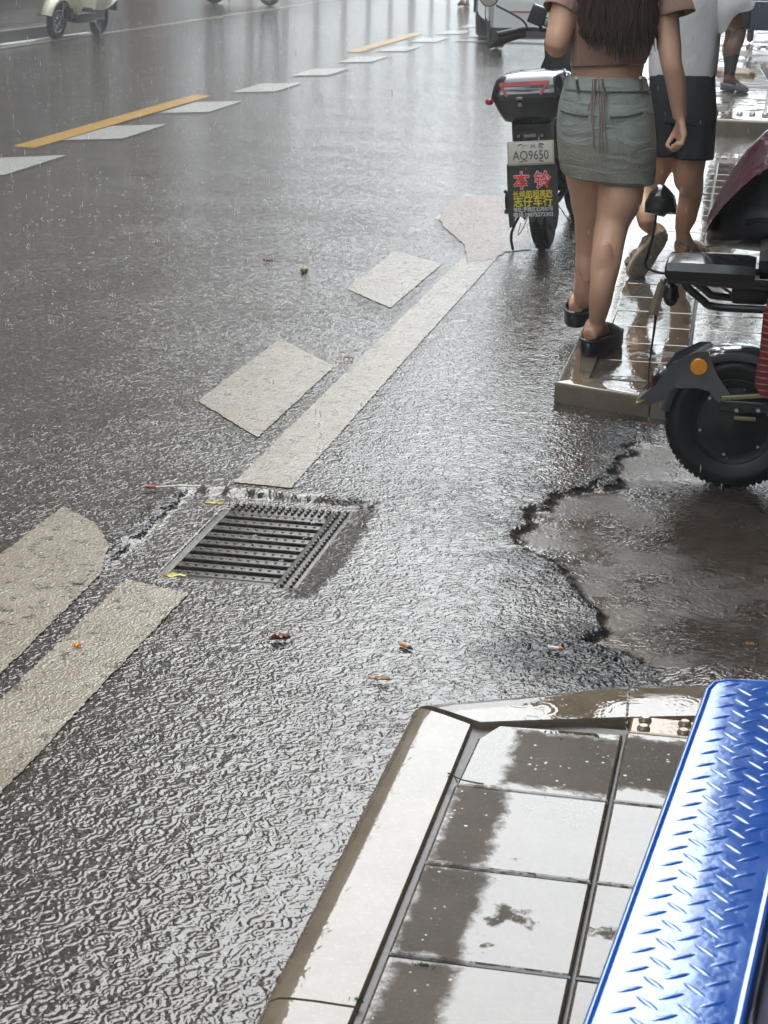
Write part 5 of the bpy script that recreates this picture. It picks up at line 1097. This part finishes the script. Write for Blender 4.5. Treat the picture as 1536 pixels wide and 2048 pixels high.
def sandal(heel, toe, upv):
    heel, toe = Vector(heel), Vector(toe); d = toe - heel; L = d.length + .045; dn = d.normalized(); heel = heel - dn * .02; up = Vector(upv); up = (up - dn * up.dot(dn)).normalized(); sd = dn.cross(up); rr = []
    outl_ = []
    for i in range(34):
        a = 2 * math.pi * i / 34; x = .5 - .5 * math.cos(a); y = math.sin(a); outl_.append((x * L, .045 * (.80 + .32 * x - .14 * math.exp(-((x - .42) / .14) ** 2)) * abs(y) ** .7 * (1 if y > 0 else -1)))
    for k_, z in ((.9, -.042), (1.0, -.036), (1.03, -.02), (1.0, -.002), (.94, .0)): rr.append([heel + dn * (L * .5 + (x - L * .5) * k_) + sd * y * k_ + up * z for x, y in outl_])
    mb = MB(); mb.rings(rr); s_ = mb.build('sandal', M_SAND, w2, sharp=60); parts.append(s_)
    mb = MB(); rr = [[heel + dn * (L * .5 + (x - L * .5) * k_) + sd * y * k_ + up * z for x, y in outl_] for k_, z in ((.80, -.047), (.97, -.046), (1.015, -.040), (1.02, -.030))]; mb.rings(rr)
    for i in range(9): mb.box(heel + dn * L * (.1 + .1 * i) - up * .048, (.05, .008, .004), rot=Matrix((sd, dn, up)).transposed())
    o = mb.build('sole', M_SOLE, s_, sharp=50); parts.append(o)
    mb = MB()
    for fx, r_, hh in ((.78, .050, .030), (.60, .047, .046)):
        mb.tube([heel + dn * L * fx + sd * math.cos(a) * r_ + up * (math.sin(a) * hh) for a in np.linspace(0, math.pi, 9)], .012, 6, ref=tuple(dn), flat=1.6, sub=2)
    mb.tube([heel + dn * L * .30 + sd * .038, heel + dn * L * .22 + sd * .034 + up * .045, heel + dn * .012 + up * .068, heel + dn * L * .22 - sd * .034 + up * .045, heel + dn * L * .30 - sd * .038], .010, 6, ref=tuple(up), flat=1.3, sub=3)
    mb.tube([heel + dn * L * .26 + sd * .036 + up * .03, heel + dn * L * .36 + up * .088, heel + dn * L * .26 - sd * .036 + up * .03], .009, 6, sub=3)
    o = mb.build('strap', M_SAND, s_); parts.append(o)
sandal(heelR, toeR, (0, 0, 1)); upl = (ankL - (heelL + toeL) / 2); sandal(heelL + Vector((0, -.022, -.012)), toeL + Vector((0, -.01, -.0)), (0, .95, .35))
M_BSH = simple('black_shorts', (.006, .007, .011), .75, var=.3, scale=10, bumpy=.012, bscale=8)
y2 = Y2 - .01; ShS = [sec(1299, 1431, 148, y2, .10), sec(1298, 1432, 175, y2, .115), sec(1298, 1434, 210, y2, .13), sec(1299, 1434, 245, y2, .132)]
sh_ = loft('shorts', M_BSH, w2, ShS, n=40, fold=.01, seed=4); parts.append(sh_)
for nm, S_ in (('shorts_leg', [sec(1355, 1433, 235, y2, .118), sec(1350, 1431, 275, y2, .112), sec(1346, 1429, 318, y2, .105)]), ('shorts_leg', [sec(1299, 1368, 235, y2, .118), sec(1302, 1362, 275, y2, .112), sec(1304, 1352, 312, y2, .105)])):
    o = loft(nm, M_BSH, sh_, S_, n=30, fold=.03, seed=3, close=False); parts.append(o)
M_WSH = simple('white_cotton', (.74, .74, .76), .8, var=.05, scale=8, bumpy=.014, bscale=9)
S_ = [sec(1330, 1440, -72, Y2, .05), sec(1315, 1450, -50, Y2, .10), sec(1306, 1450, -20, Y2, .125), sec(1302, 1446, 20, Y2, .125), sec(1299, 1442, 60, Y2, .118), sec(1297, 1440, 100, Y2, .112), sec(1296, 1435, 130, Y2, .110), sec(1296, 1433, 152, Y2, .108)]
wt = loft('white_top', M_WSH, w2, S_, n=44, fold=.022, seed=5, hem=lambda a: .005 * math.sin(3 * a)); parts.append(wt)
mb = MB(); pts = [P3(1430, -40, Y2), P3(1448, -20, Y2), P3(1462, 8, Y2 - .01), P3(1470, 32, Y2)]; mb.tube(pts, [.06, .075, .085, .088], 26, sub=4, caps=False); mb.tube(pts, [.057, .072, .082, .085], 26, sub=4, caps=False)
for i, v in enumerate(mb.v):     # fluttering rim
    v = Vector(v); t = max(0, (P3(1450, -10, Y2).z - v.z) / .15); mb.v[i] = (v.x + t * .012 * math.sin(v.y * 70), v.y, v.z + t * (.02 * math.sin(v.x * 55) + .06 * (v.x - pts[2].x) / .08))
o = mb.build('flared_sleeve', M_WSH, wt, fix=False); parts.append(o)
mb = MB(); pts = [P3(1335, -40, Y2), P3(1318, -20, Y2), P3(1310, 8, Y2), P3(1306, 34, Y2)]; mb.tube(pts, [.06, .066, .070, .072], 22, sub=3, caps=False); mb.tube(pts, [.057, .063, .067, .069], 22, sub=3, caps=False); o = mb.build('flared_sleeve', M_WSH, wt, fix=False); parts.append(o)
mb = MB(); mb.ball(hd2 + Vector((0, -.018, .032)), (.086, .098, .092), 18, 12); mb.tube([hd2 + Vector((0, -.06, .03)), hd2 + Vector((0, -.10, -.03)), hd2 + Vector((0, -.10, -.16))], [.05, .045, .015], 12, sub=4); o = mb.build('hair', M_HAIR, w2); parts.append(o)
finish(w2, parts); eyes(w2, hd2 - Vector(w2.location), .95, (0, 1, 0))

# ---- simpler walkers further off (body, clothes, shoes), built facing +Y at a root
def walker(loc_, rz, label, skin, top_c, leg_c, h=1.68, shorts=True, sleeve_leg=None, stride=.18, shoe_c=(.25, .24, .24), build=1.0):
    root = empty('person', loc_, rz, label, 'person'); s = h / 1.68; b_ = build; V_ = lambda x, y, z: Vector((x * s, y * s, z * s)); mb = MB()
    for q, st in ((1, stride), (-1, -stride * .8)):
        hip, kn, an_ = V_(q * .09, 0, .88), V_(q * .095, st * .55 + .03, .48), V_(q * .09, st, .10 + (.05 if st < 0 else 0))
        mb.tube([hip, hip.lerp(kn, .5), kn, kn.lerp(an_, .32) + V_(0, -.018, 0), kn.lerp(an_, .7), an_], [.095 * s * b_, .085 * s * b_, .058 * s * b_, .060 * s * b_, .042 * s, .034 * s], 14, sub=4)
        he = V_(q * .09, st - .05, .03 + (.06 if st < 0 else 0)); to = V_(q * .10, st + .15, .03); foot_body(mb, an_, he, to, s)
    mb.tube([V_(0, 0, .84), V_(0, 0, .95), V_(0, 0, 1.08), V_(0, 0, 1.28), V_(0, 0, 1.40)], [.13 * s, .16 * s * b_, .14 * s * b_, .17 * s, .08 * s], 18, ref=(0, 1, 0), flat=.65, sub=3)
    mb.tube([V_(0, 0, 1.36), V_(0, 0, 1.5)], [.06 * s, .052 * s], 12)
    for q in (1, -1):
        w_ = V_(q * .24, -q * .10 + .05, .86); mb.tube([V_(0, 0, 1.36), V_(q * .17, 0, 1.37), V_(q * .22, -q * .03, 1.12), w_], [.05 * s, .055 * s, .040 * s, .026 * s], 12, sub=3); hand(mb, w_, w_ + V_(0, .01, -.07), (-q, 0, 0), (0, 1, 0), .6, s)
    hd_ = V_(0, .01, 1.57); head(mb, hd_, s * .98); o = mb.build('body', skin, root); remesh(o, .011, 3); eyes(root, hd_, s * .98, (0, 1, 0))
    o = loft('shirt', top_c, root, [(V_(0, 0, 1.43), .10 * s, .07 * s), (V_(0, 0, 1.38), .20 * s, .11 * s), (V_(0, 0, 1.2), .195 * s * b_, .125 * s), (V_(0, 0, 1.0), .18 * s * b_, .12 * s), (V_(0, 0, .86), .185 * s * b_, .125 * s)], n=24, fold=.02)
    for q in (1, -1):
        mb = MB(); pp = [V_(q * .13, 0, 1.37), V_(q * .19, 0, 1.34), V_(q * .225, -q * .02, 1.14)]; mb.tube(pp, [.06 * s, .068 * s, .06 * s], 14, caps=True, sub=2); mb.build('sleeve', top_c, o)
    o = loft('shorts', leg_c, root, [(V_(0, 0, .98), .165 * s * b_, .115 * s), (V_(0, 0, .88), .19 * s * b_, .135 * s), (V_(0, 0, .80), .19 * s * b_, .13 * s)], n=24)
    for q, st in ((1, stride), (-1, -stride * .8)): loft('shorts_leg', leg_c, o, [(V_(q * .09, 0, .84), .105 * s * b_, .12 * s), (V_(q * .095, st * .3, .68), .10 * s * b_, .11 * s), (V_(q * .095, st * .5 + .02, .54 if shorts else .12), (.098 if shorts else .06) * s * b_, (.10 if shorts else .07) * s)], n=20)
    mb = MB(); mb.ball(hd_ + V_(0, -.014, .03), (.084 * s, .10 * s, .092 * s), 16, 10); mb.build('hair', M_HAIR, root)
    for q, st in ((1, stride), (-1, -stride * .8)):
        he = V_(q * .09, st - .075, .004 + (.05 if st < 0 else 0)); to = V_(q * .10, st + .19, .004); clog(root, he, to, shoe_c, name='shoe', w=.050 * s, h=.05 * s, sole=.022)
        if sleeve_leg is not None:
            mb = MB(); kn, an_ = V_(q * .095, st * .55 + .03, .48), V_(q * .09, st, .10 + (.05 if st < 0 else 0)); mb.tube([kn.lerp(an_, .45) + V_(0, -.01, 0), kn.lerp(an_, .7), kn.lerp(an_, .98)], [.061 * s, .050 * s, .046 * s], 16, sub=2); mb.build('calf_sleeve', sleeve_leg, root)
    return root
M_NAVS = simple('dark_shirt', (.03, .035, .045), .8); M_GREYS = simple('grey_shirt', (.25, .26, .27), .8); M_KH = simple('dark_shorts', (.02, .022, .028), .8)
M_SLV = simple('navy_compression_sleeve', (.004, .006, .014), .6); M_SH1 = simple('grey_sandal', (.22, .22, .24), .5)
g3 = G(1470, 184, TC); walker((g3[0] - .06, g3[1] + .0, TC), math.radians(-60), 'walker with a black calf sleeve and grey sandals beyond the woman in white', M_SKIN3, M_NAVS, M_KH, h=1.75, sleeve_leg=M_SLV, stride=-.055, shoe_c=M_SH1, build=1.15)
g4 = G(930, 13); walker((g4[0], g4[1], 0), math.radians(30), 'distant pedestrian crossing the wet road, only the bare feet and ankles in view', M_SKIN2, M_GREYS, M_KH, h=1.65, stride=.1, shoe_c=simple('dark_slipper', (.06, .05, .05), .5))
g5 = G(93, 33, .17); walker((g5[0], g5[1] + .3, .165), math.radians(160), 'person with bare shins standing on the far pavement behind the cream moped', M_SKIN2, M_GREYS, M_KH, h=1.65, stride=.06, shoe_c=simple('brown_slipper', (.12, .07, .05), .5))
# ------------------------------------------------------------------ white car ahead
M_CARW = simple('white_car_paint', (.66, .68, .67), .12, var=.03, scale=3, coat=1.0, coat_rough=.03)
M_GLASS = simple('car_glass', (.01, .012, .014), .04, coat=1.0, coat_rough=.01)
rc_ = G(980, 103); cz = .33
car = empty('white_car', (rc_[0], rc_[1], 0), math.radians(90 + 12.5), 'white car with a thin red reflector strip, stopped beyond the delivery scooter', 'car')
# local: +X forward, +Y left; origin at rear-left corner on the ground -> body spans y from -1.78 to 0
def cs(x, z0, z1, zr, inset_, wr):
    yc = -.89; hw = .89 - inset_; pts = []
    for y_, z_ in ((-hw * .92, z0), (-hw, z0 + .10), (-hw, (z0 + z1) / 2), (-hw * .98, z1 - .04), (-wr, z1), (-wr * .82, zr), (0, zr + .03), (wr * .82, zr), (wr, z1), (hw * .98, z1 - .04), (hw, (z0 + z1) / 2), (hw, z0 + .10), (hw * .92, z0)): pts.append(Vector((x, yc + y_, z_)))
    return pts
secs = [cs(.0, .30, .86, .90, .10, .70), cs(.06, .30, .95, 1.02, .03, .76), (cs(.22, .28, 1.0, 1.32, .0, .76)), cs(.55, .27, 1.0, 1.56, 0, .74), cs(1.6, .25, 1.0, 1.62, 0, .72), cs(2.5, .25, .98, 1.55, 0, .72), cs(3.25, .25, .96, 1.02, 0, .74), cs(4.0, .26, .86, .90, .03, .72), cs(4.35, .32, .70, .74, .12, .6)]
mb = MB(); mb.rings(secs); cb = mb.build('body', M_CARW, car, sharp=35); sm = cb.modifiers.new('b', 'BEVEL'); sm.width = .03; sm.segments = 3; sm.limit_method = 'ANGLE'; sm.angle_limit = math.radians(25)
mb = MB(); mb.rings([[Vector((x, -.89 + y_, z_)) for y_, z_ in ((-w, .17), (-w, .34), (w, .34), (w, .17))] for x, w in ((-.03, .62), (.05, .70), (.5, .74), (4.0, .74))]); mb.build('underbody', M_MATTE, car, sharp=30)
mb = MB(); mb.rings([[Vector((x, -.89 + y_, z_)) for y_, z_ in ((-w, .20), (-w, .31), (w, .31), (w, .20))] for x, w in ((-.045, .50), (-.03, .60), (.08, .66))]); mb.build('lower_bumper', M_MATTE, car, sharp=30)
mb = MB(); mb.rings([[Vector((x, -.89 + y_, z_)) for y_, z_ in ((-w, .30), (-w, .62), (w, .62), (w, .30))] for x, w in ((-.04, .80), (-.02, .86), (.10, .885), (.16, .885))]); mb.build('bumper', M_CARW, car, sharp=30)
mb = MB(); mb.box((-.045, -.89, .502), (.012, 1.30, .018), bev=.003); mb.build('reflector_strip', M_RED, car)
mb = MB(); mb.box((-.052, -.89, .46), (.012, .46, .14), bev=.004); mb.build('number_plate', simple('pale_green_plate', (.45, .55, .45), .4), car)
mb = MB(); mb.box((-.05, -.89, .57), (.03, .60, .02), bev=.004); mb.build('plate_recess', M_MATTE, car)
for y_ in (-.20, -1.58):
    mb = MB(); mb.box((.03, y_, .80), (.10, .26, .14), bev=.03); mb.build('tail_lamp', M_RED, car)
mb = MB(); mb.rings([[Vector((x, -.89 + y_, z_)) for y_, z_ in ((-w, z0), (-w * .9, z1), (w * .9, z1), (w, z0))] for x, w, z0, z1 in ((.10, .66, 1.04, 1.10), (.32, .66, 1.06, 1.45))]); mb.build('rear_window', M_GLASS, car)
for s_, y_ in ((1, -.015), (-1, -1.765)):
    for x0_, x1_ in ((.75, 1.6), (1.66, 2.6)):
        mb = MB(); mb.prism([(x0_, 1.03), (x1_, 1.02), (x1_ - .1 if x1_ > 2 else x1_, 1.45), (x0_ + .1 if x0_ < 1 else x0_, 1.47)], y_ - .15 * (s_ > 0) + .12 * (s_ > 0) - .0, y_ + .03, 'XZ'); mb.build('side_window', M_GLASS, car, sharp=20)
for x_ in (.78, 3.45):
    for y_ in (-.13, -1.65):
        mb = MB(); mb.lathe([(.16, -.10), (.30, -.11), (.33, -.08), (.335, 0), (.33, .08), (.30, .11), (.16, .10)], c=(x_, y_, .335), axis='Y', n=40); wl = mb.build('wheel', M_TYRE, car)
        mb = MB(); mb.lathe([(.20, -.09), (.05, -.06), (.0005, -.06)], c=(x_, y_, .335), axis='Y', n=30); mb.lathe([(.20, .09), (.05, .06), (.0005, .06)], c=(x_, y_, .335), axis='Y', n=30); mb.build('rim', M_STEEL, wl)
        mb = MB(); mb.lathe([(.40, -.135), (.40, .135)], c=(x_, y_, .36), axis='Y', n=30, a0=-.1, a1=math.pi + .1); 
        mb.lathe([(.36, .138), (.40, .138)], c=(x_, y_, .36), axis='Y', n=30, a0=-.1, a1=math.pi + .1); mb.lathe([(.36, -.138), (.40, -.138)], c=(x_, y_, .36), axis='Y', n=30, a0=-.1, a1=math.pi + .1); mb.build('wheel_arch', M_MATTE, car)
# ------------------------------------------------------------------ things at the top right
gx, gy, _ = G(1472, 152, TC); st_ = empty('wheel_stop', (gx, gy, TC), math.radians(-4), 'orange and cream pointed plastic block lying on the wet far pavement', 'wheel stop')
mb = MB(); mb.rings([[Vector((x, y_, z_)) for y_, z_ in ((-w, 0), (-w, h * .5), (-w * .5, h), (w * .5, h), (w, h * .5), (w, 0))] for x, w, h in ((-.20, .01, .02), (-.15, .055, .06), (-.12, .065, .075), (.12, .065, .075), (.15, .055, .06), (.20, .01, .02))]); mb.build('shell', simple('cream_plastic', (.62, .52, .42), .3), st_, sharp=25)
M_OR = simple('orange_plastic', (.55, .20, .07), .3); mb = MB(); mb.box((0, 0, .077), (.22, .07, .004)); mb.box((0, -.066, .020), (.24, .004, .012)); [mb.ball((x, -.045, .035), (.035, .02, .022), 10, 6) for x in (-.16, .16)]; mb.build('orange_trim', M_OR, st_)
gx, gy, _ = G(1545, 92, TC); bx2 = empty('cargo_tricycle_box', (gx + .25, gy + .5, TC), math.radians(3), 'dark blue metal cargo tricycle at the top right beyond the walker', 'tricycle')
M_DB = simple('dark_blue_metal', (.012, .035, .09), .35, var=.3, scale=5, coat=.4)
mb = MB(); mb.rings([[Vector((x, y, z)) for x, y in ((-.62, -.75), (.62, -.75), (.62, .75), (-.62, .75))] for z in (.20, .56)]); mb.build('box', M_DB, bx2, sharp=30)
mb = MB(); [mb.tube([(a, b, .585), (c, d, .585)], .02, 8) for a, b, c, d in ((-.62, -.75, .62, -.75), (.62, -.75, .62, .75), (.62, .75, -.62, .75), (-.62, .75, -.62, -.75))]; mb.build('rim_rail', simple('light_blue_rail', (.20, .30, .42), .35), bx2)
for x_, y_ in ((-.55, .1), (.55, .1), (0, 1.5)):
    mb = MB(); mb.lathe([(.12, -.03), (.19, -.04), (.22, 0), (.19, .04), (.12, .03), (.02, .02)], c=(x_, y_, .22), axis='X', n=28); mb.build('wheel', M_TYRE, bx2)
mb = MB(); mb.tube([(0, .75, .35), (0, 1.3, .4), (0, 1.5, .22)], .03, 8); mb.tube([(0, 1.3, .4), (0, 1.25, .95)], .02, 8); mb.tube([(-.3, 1.2, .98), (.3, 1.2, .98)], .015, 8); mb.build('frame', M_DB, bx2)
# ------------------------------------------------------------------ buildings along the street (they give the wet road its reflections)
def facade_mat(name, wall, glass, sx=.42, sz=.33):
    m = N(name); p = m.pos(); sp = m.n('ShaderNodeSeparateXYZ'); m.l(p, sp.inputs[0])
    m.set(color=m.mix(m.ramp(m.noise(p, .8, 5, .6), [(.35, 0.0), (.7, .5)]), wall, tuple(x * .6 for x in wall)), rough=.8); return m.m
def building(name, x0, x1, y0, y1, h, wall, label, face='x', floors=5, wz=1.5):
    root = empty(name, ((x0 + x1) / 2, (y0 + y1) / 2, 0), 0, label, 'building'); cx, cy = (x0 + x1) / 2, (y0 + y1) / 2
    mb = MB(); mb.box((0, 0, h / 2), (x1 - x0, y1 - y0, h)); mb.build('wall', facade_mat(name + '_wall', wall, None), root, smooth=False)
    fh = (h - 3.6) / floors; xs_ = (x0 - cx if x0 > 0 else x1 - cx); dirx = -1 if x0 > 0 else 1; mbw = MB(); mbf = MB(); n_ = int((y1 - y0) / 3.4)
    for f in range(floors):
        for k in range(n_):
            y = y0 - cy + (k + .5) * (y1 - y0) / n_; z = 3.6 + fh * (f + .5); mbw.box((xs_ + dirx * .03, y, z), (.06, 1.6, wz)); mbf.box((xs_ + dirx * .20, y, z - wz / 2 - .08), (.40, 1.9, .12))
    for k in range(n_):
        y = y0 - cy + (k + .5) * (y1 - y0) / n_; mbw.box((xs_ + dirx * .03, y, 1.5), (.08, 2.7, 2.6))
    o = mbw.build('windows', M_GLASS, root, smooth=False); tag(o, kind='stuff'); mbf.build('ledges', M_STONE, root, smooth=False)
    mb = MB(); mb.box((0, 0, h + .3), (x1 - x0 + .3, y1 - y0 + .3, .6)); mb.build('parapet', M_STONE, root, smooth=False); return root
M_STONE = simple('grey_stone', (.20, .18, .16), .8, scale=2)
building('apartment_block', -26, -13.2, -12, 14, 27, (.16, .12, .09), 'brown apartment block across the road, reflected in the wet street')
building('apartment_block', -27, -13.4, 14.5, 38, 27, (.13, .105, .085), 'dark brown apartment block behind the cream moped')
building('apartment_block', -26, -13.0, 38.6, 66, 19, (.22, .17, .13), 'tan apartment block far up the left side of the street')
building('apartment_block', -27, -13.0, 66.5, 110, 14, (.20, .18, .16), 'grey apartment block farthest up the left side')
building('shop_building', 2.9, 15, -12, 15, 17, (.15, .12, .10), 'brown shop building beside the foreground pavement')
building('shop_building', 3.1, 15, 15.5, 42, 15, (.20, .15, .12), 'reddish shop building beyond the driveway')
building('shop_building', 3.0, 15, 42.5, 90, 14, (.20, .18, .16), 'grey shop building up the right side')
bb = empty('office_block', (-5, -22, 0), 0, 'office block closing the street behind the viewpoint', 'building'); mb = MB(); mb.box((0, 0, 4.5), (30, 8, 9)); mb.build('wall', M_STONE, bb, smooth=False)
aw = empty('occluder', (1.72, 2, 3.1), 0, 'long dark added awning over the pavement behind and beside the viewpoint', 'occluder')  # unseen canopy added to shape the dark reflections at the right
mb = MB(); mb.rings([[Vector((x, y, z)) for x, z in ((-1.75, 0), (1.5, .5), (1.5, .56), (-1.75, .06), (-1.77, -.16), (-1.76, -.16))] for y in (-4, 12.0)]); mb.build('canopy', simple('dark_awning', (.06, .045, .035), .8), aw, sharp=20)
# unseen trees added to cut sky light: trunk with limbs, crown of leaf faces
M_BARK = simple('bark', (.09, .07, .05), .85, scale=20, bumpy=.02, bscale=30); M_LEAF = simple('green_foliage', (.045, .075, .02), .5, var=.4, scale=2)
def tree(x, y, h, cr, label, n=5200, zlo=4.6, lean=0.0):
    root = empty('added_tree', (x, y, 0), 0, label, 'tree', 'added unseen trees'); mb = MB(); top_ = Vector((lean * .5, 0, h * .62)); mb.tube([(0, 0, 0), (.05, 0, 1.5), (lean * .2, .1, 3), top_], [.24, .18, .15, .09], 14, sub=3)
    ends = []
    for k in range(11):
        a = 2 * math.pi * k / 11 + random.uniform(-.2, .2); r = cr * random.uniform(.45, .85); e = Vector((lean + math.cos(a) * r, math.sin(a) * r, random.uniform(zlo + .4, h * .92))); mb.tube([Vector((lean * .25, 0, 2.6 + .15 * k)), e * .5 + Vector((0, 0, .9)), e], [.07, .05, .015], 8, sub=3); ends.append(e)
    mb.build('trunk', M_BARK, root); P = []; cl_ = []
    for k in range(46):
        a = random.uniform(0, 6.28); r = cr * math.sqrt(random.random()); cl_.append(Vector((lean + math.cos(a) * r, math.sin(a) * r, random.uniform(zlo, h) - (r / cr) ** 2 * .8)))
    cl_ += ends; vs, fs = [], []
    for i in range(n):
        c = random.choice(cl_); p = c + Vector((random.gauss(0, .45), random.gauss(0, .45), random.gauss(0, .3))); a = Euler((random.uniform(-1, 1), random.uniform(-1, 1), random.uniform(0, 6.28))).to_matrix(); L, w_ = random.uniform(.10, .17), random.uniform(.05, .08); b = len(vs)
        vs += [tuple(p + a @ Vector(q)) for q in ((-L, 0, 0), (0, -w_, .02), (L, 0, 0), (0, w_, .02))]; fs.append((b, b + 1, b + 2, b + 3))
    mb = MB(); mb.add(vs, fs); mb.build('crown', M_LEAF, root, smooth=False, fix=False)
tree(2.2, -1.5, 9.5, 4.4, 'unseen tree added to cut sky light over the foreground pavement', lean=-2.6, zlo=5.2)
tree(-10.6, 4.0, 10.5, 4.6, 'unseen tree added to cut sky light across the road from the drain', lean=1.8)
tree(-10.6, 13.5, 10, 4.2, 'unseen tree added to cut sky light across the road, further up', lean=1.0)
tree(2.6, 21.5, 8.0, 3.3, 'low unseen tree added to darken reflections on the far pavement', lean=-.6, zlo=3.3, n=6500)
# ------------------------------------------------------------------ rain: splash beads just above the road, and falling drops
M_DROP = N('rain_water'); M_DROP.set(color=(.80, .83, .85), rough=.10, ior=1.33, trans=.35); M_DROP = M_DROP.m
def beads(name, label, pts, rmin, rmax, stretch=1.0):
    ico = [(0, 0, -1), (.894, 0, -.447), (.276, .851, -.447), (-.724, .526, -.447), (-.724, -.526, -.447), (.276, -.851, -.447), (.724, .526, .447), (-.276, .851, .447), (-.894, 0, .447), (-.276, -.851, .447), (.724, -.526, .447), (0, 0, 1)]
    fc = [(0, 2, 1), (0, 3, 2), (0, 4, 3), (0, 5, 4), (0, 1, 5), (1, 2, 6), (2, 3, 7), (3, 4, 8), (4, 5, 9), (5, 1, 10), (1, 6, 10), (2, 7, 6), (3, 8, 7), (4, 9, 8), (5, 10, 9), (6, 7, 11), (7, 8, 11), (8, 9, 11), (9, 10, 11), (10, 6, 11)]
    ico = np.array(ico); n_ = len(pts); r = rng.uniform(rmin, rmax, n_); st = np.array([1, 1, stretch])
    V_ = (pts[:, None, :] + ico[None] * r[:, None, None] * st).reshape(-1, 3); F_ = (np.array(fc)[None] + (np.arange(n_) * 12)[:, None, None]).reshape(-1, 3)
    me = bpy.data.meshes.new(name); me.vertices.add(len(V_)); me.vertices.foreach_set('co', V_.ravel().astype(np.float32)); me.loops.add(F_.size); me.loops.foreach_set('vertex_index', F_.ravel().astype(np.int32))
    me.polygons.add(len(F_)); me.polygons.foreach_set('loop_start', np.arange(0, F_.size, 3, dtype=np.int32)); me.polygons.foreach_set('loop_total', np.full(len(F_), 3, dtype=np.int32)); me.update(calc_edges=True); me.polygons.foreach_set('use_smooth', [True] * len(F_)); me.materials.append(M_DROP)
    o = bpy.data.objects.new(name, me); COL.objects.link(o); tag(o, label, 'rain', kind='stuff')
def splash_pts(n_, x0, x1, y0, y1, spread=.012, hmax=.022, per=5):
    c = np.stack([rng.uniform(x0, x1, n_), rng.uniform(y0, y1, n_)], 1); c = np.repeat(c, per, 0); m_ = len(c)
    a = rng.uniform(0, 6.28, m_); r = rng.uniform(.002, spread, m_); return np.stack([c[:, 0] + r * np.cos(a), c[:, 1] + r * np.sin(a), rng.uniform(.002, hmax, m_)], 1)
beads('splash_beads', 'tiny splash beads thrown up by rain over the road', np.vstack([splash_pts(2400, -10, -.8, 11, 30, .018, .035), splash_pts(700, -5, -.8, 6.5, 11), splash_pts(160, -2.2, -.65, 3, 6.5, .007, .012, 4)]), .0010, .0028)
beads('splash_beads', 'tiny splash beads over the middle pavement and ramp', np.vstack([splash_pts(120, -.6, .6, 3.8, 12, .008, .015, 4) + np.array([0, 0, .07])]), .0007, .0016)
pr_ = np.stack([rng.uniform(-4, 1, 900), rng.uniform(3.5, 14, 900), rng.uniform(.1, 2.0, 900)], 1); beads('falling_rain', 'falling raindrops in front of the road and the women', pr_, .0007, .0012, 9.0)
# ------------------------------------------------------------------ wet air
#HAZE
hz = MB(); hz.box((-5, 60, 20), (80, 190, 44)); hb_ = hz.build('haze', None, smooth=False); hb_.data.materials.clear()
mh = bpy.data.materials.new('rain_haze'); mh.use_nodes = True; t_ = mh.node_tree; t_.nodes.clear(); oo = t_.nodes.new('ShaderNodeOutputMaterial'); pv = t_.nodes.new('ShaderNodeVolumePrincipled'); pv.inputs['Color'].default_value = (.85, .88, .9, 1); pv.inputs['Density'].default_value = .0055; pv.inputs['Anisotropy'].default_value = .2; t_.links.new(pv.outputs[0], oo.inputs['Volume']); hb_.data.materials.append(mh); tag(hb_, 'pale rain haze filling the street', 'haze', kind='stuff')
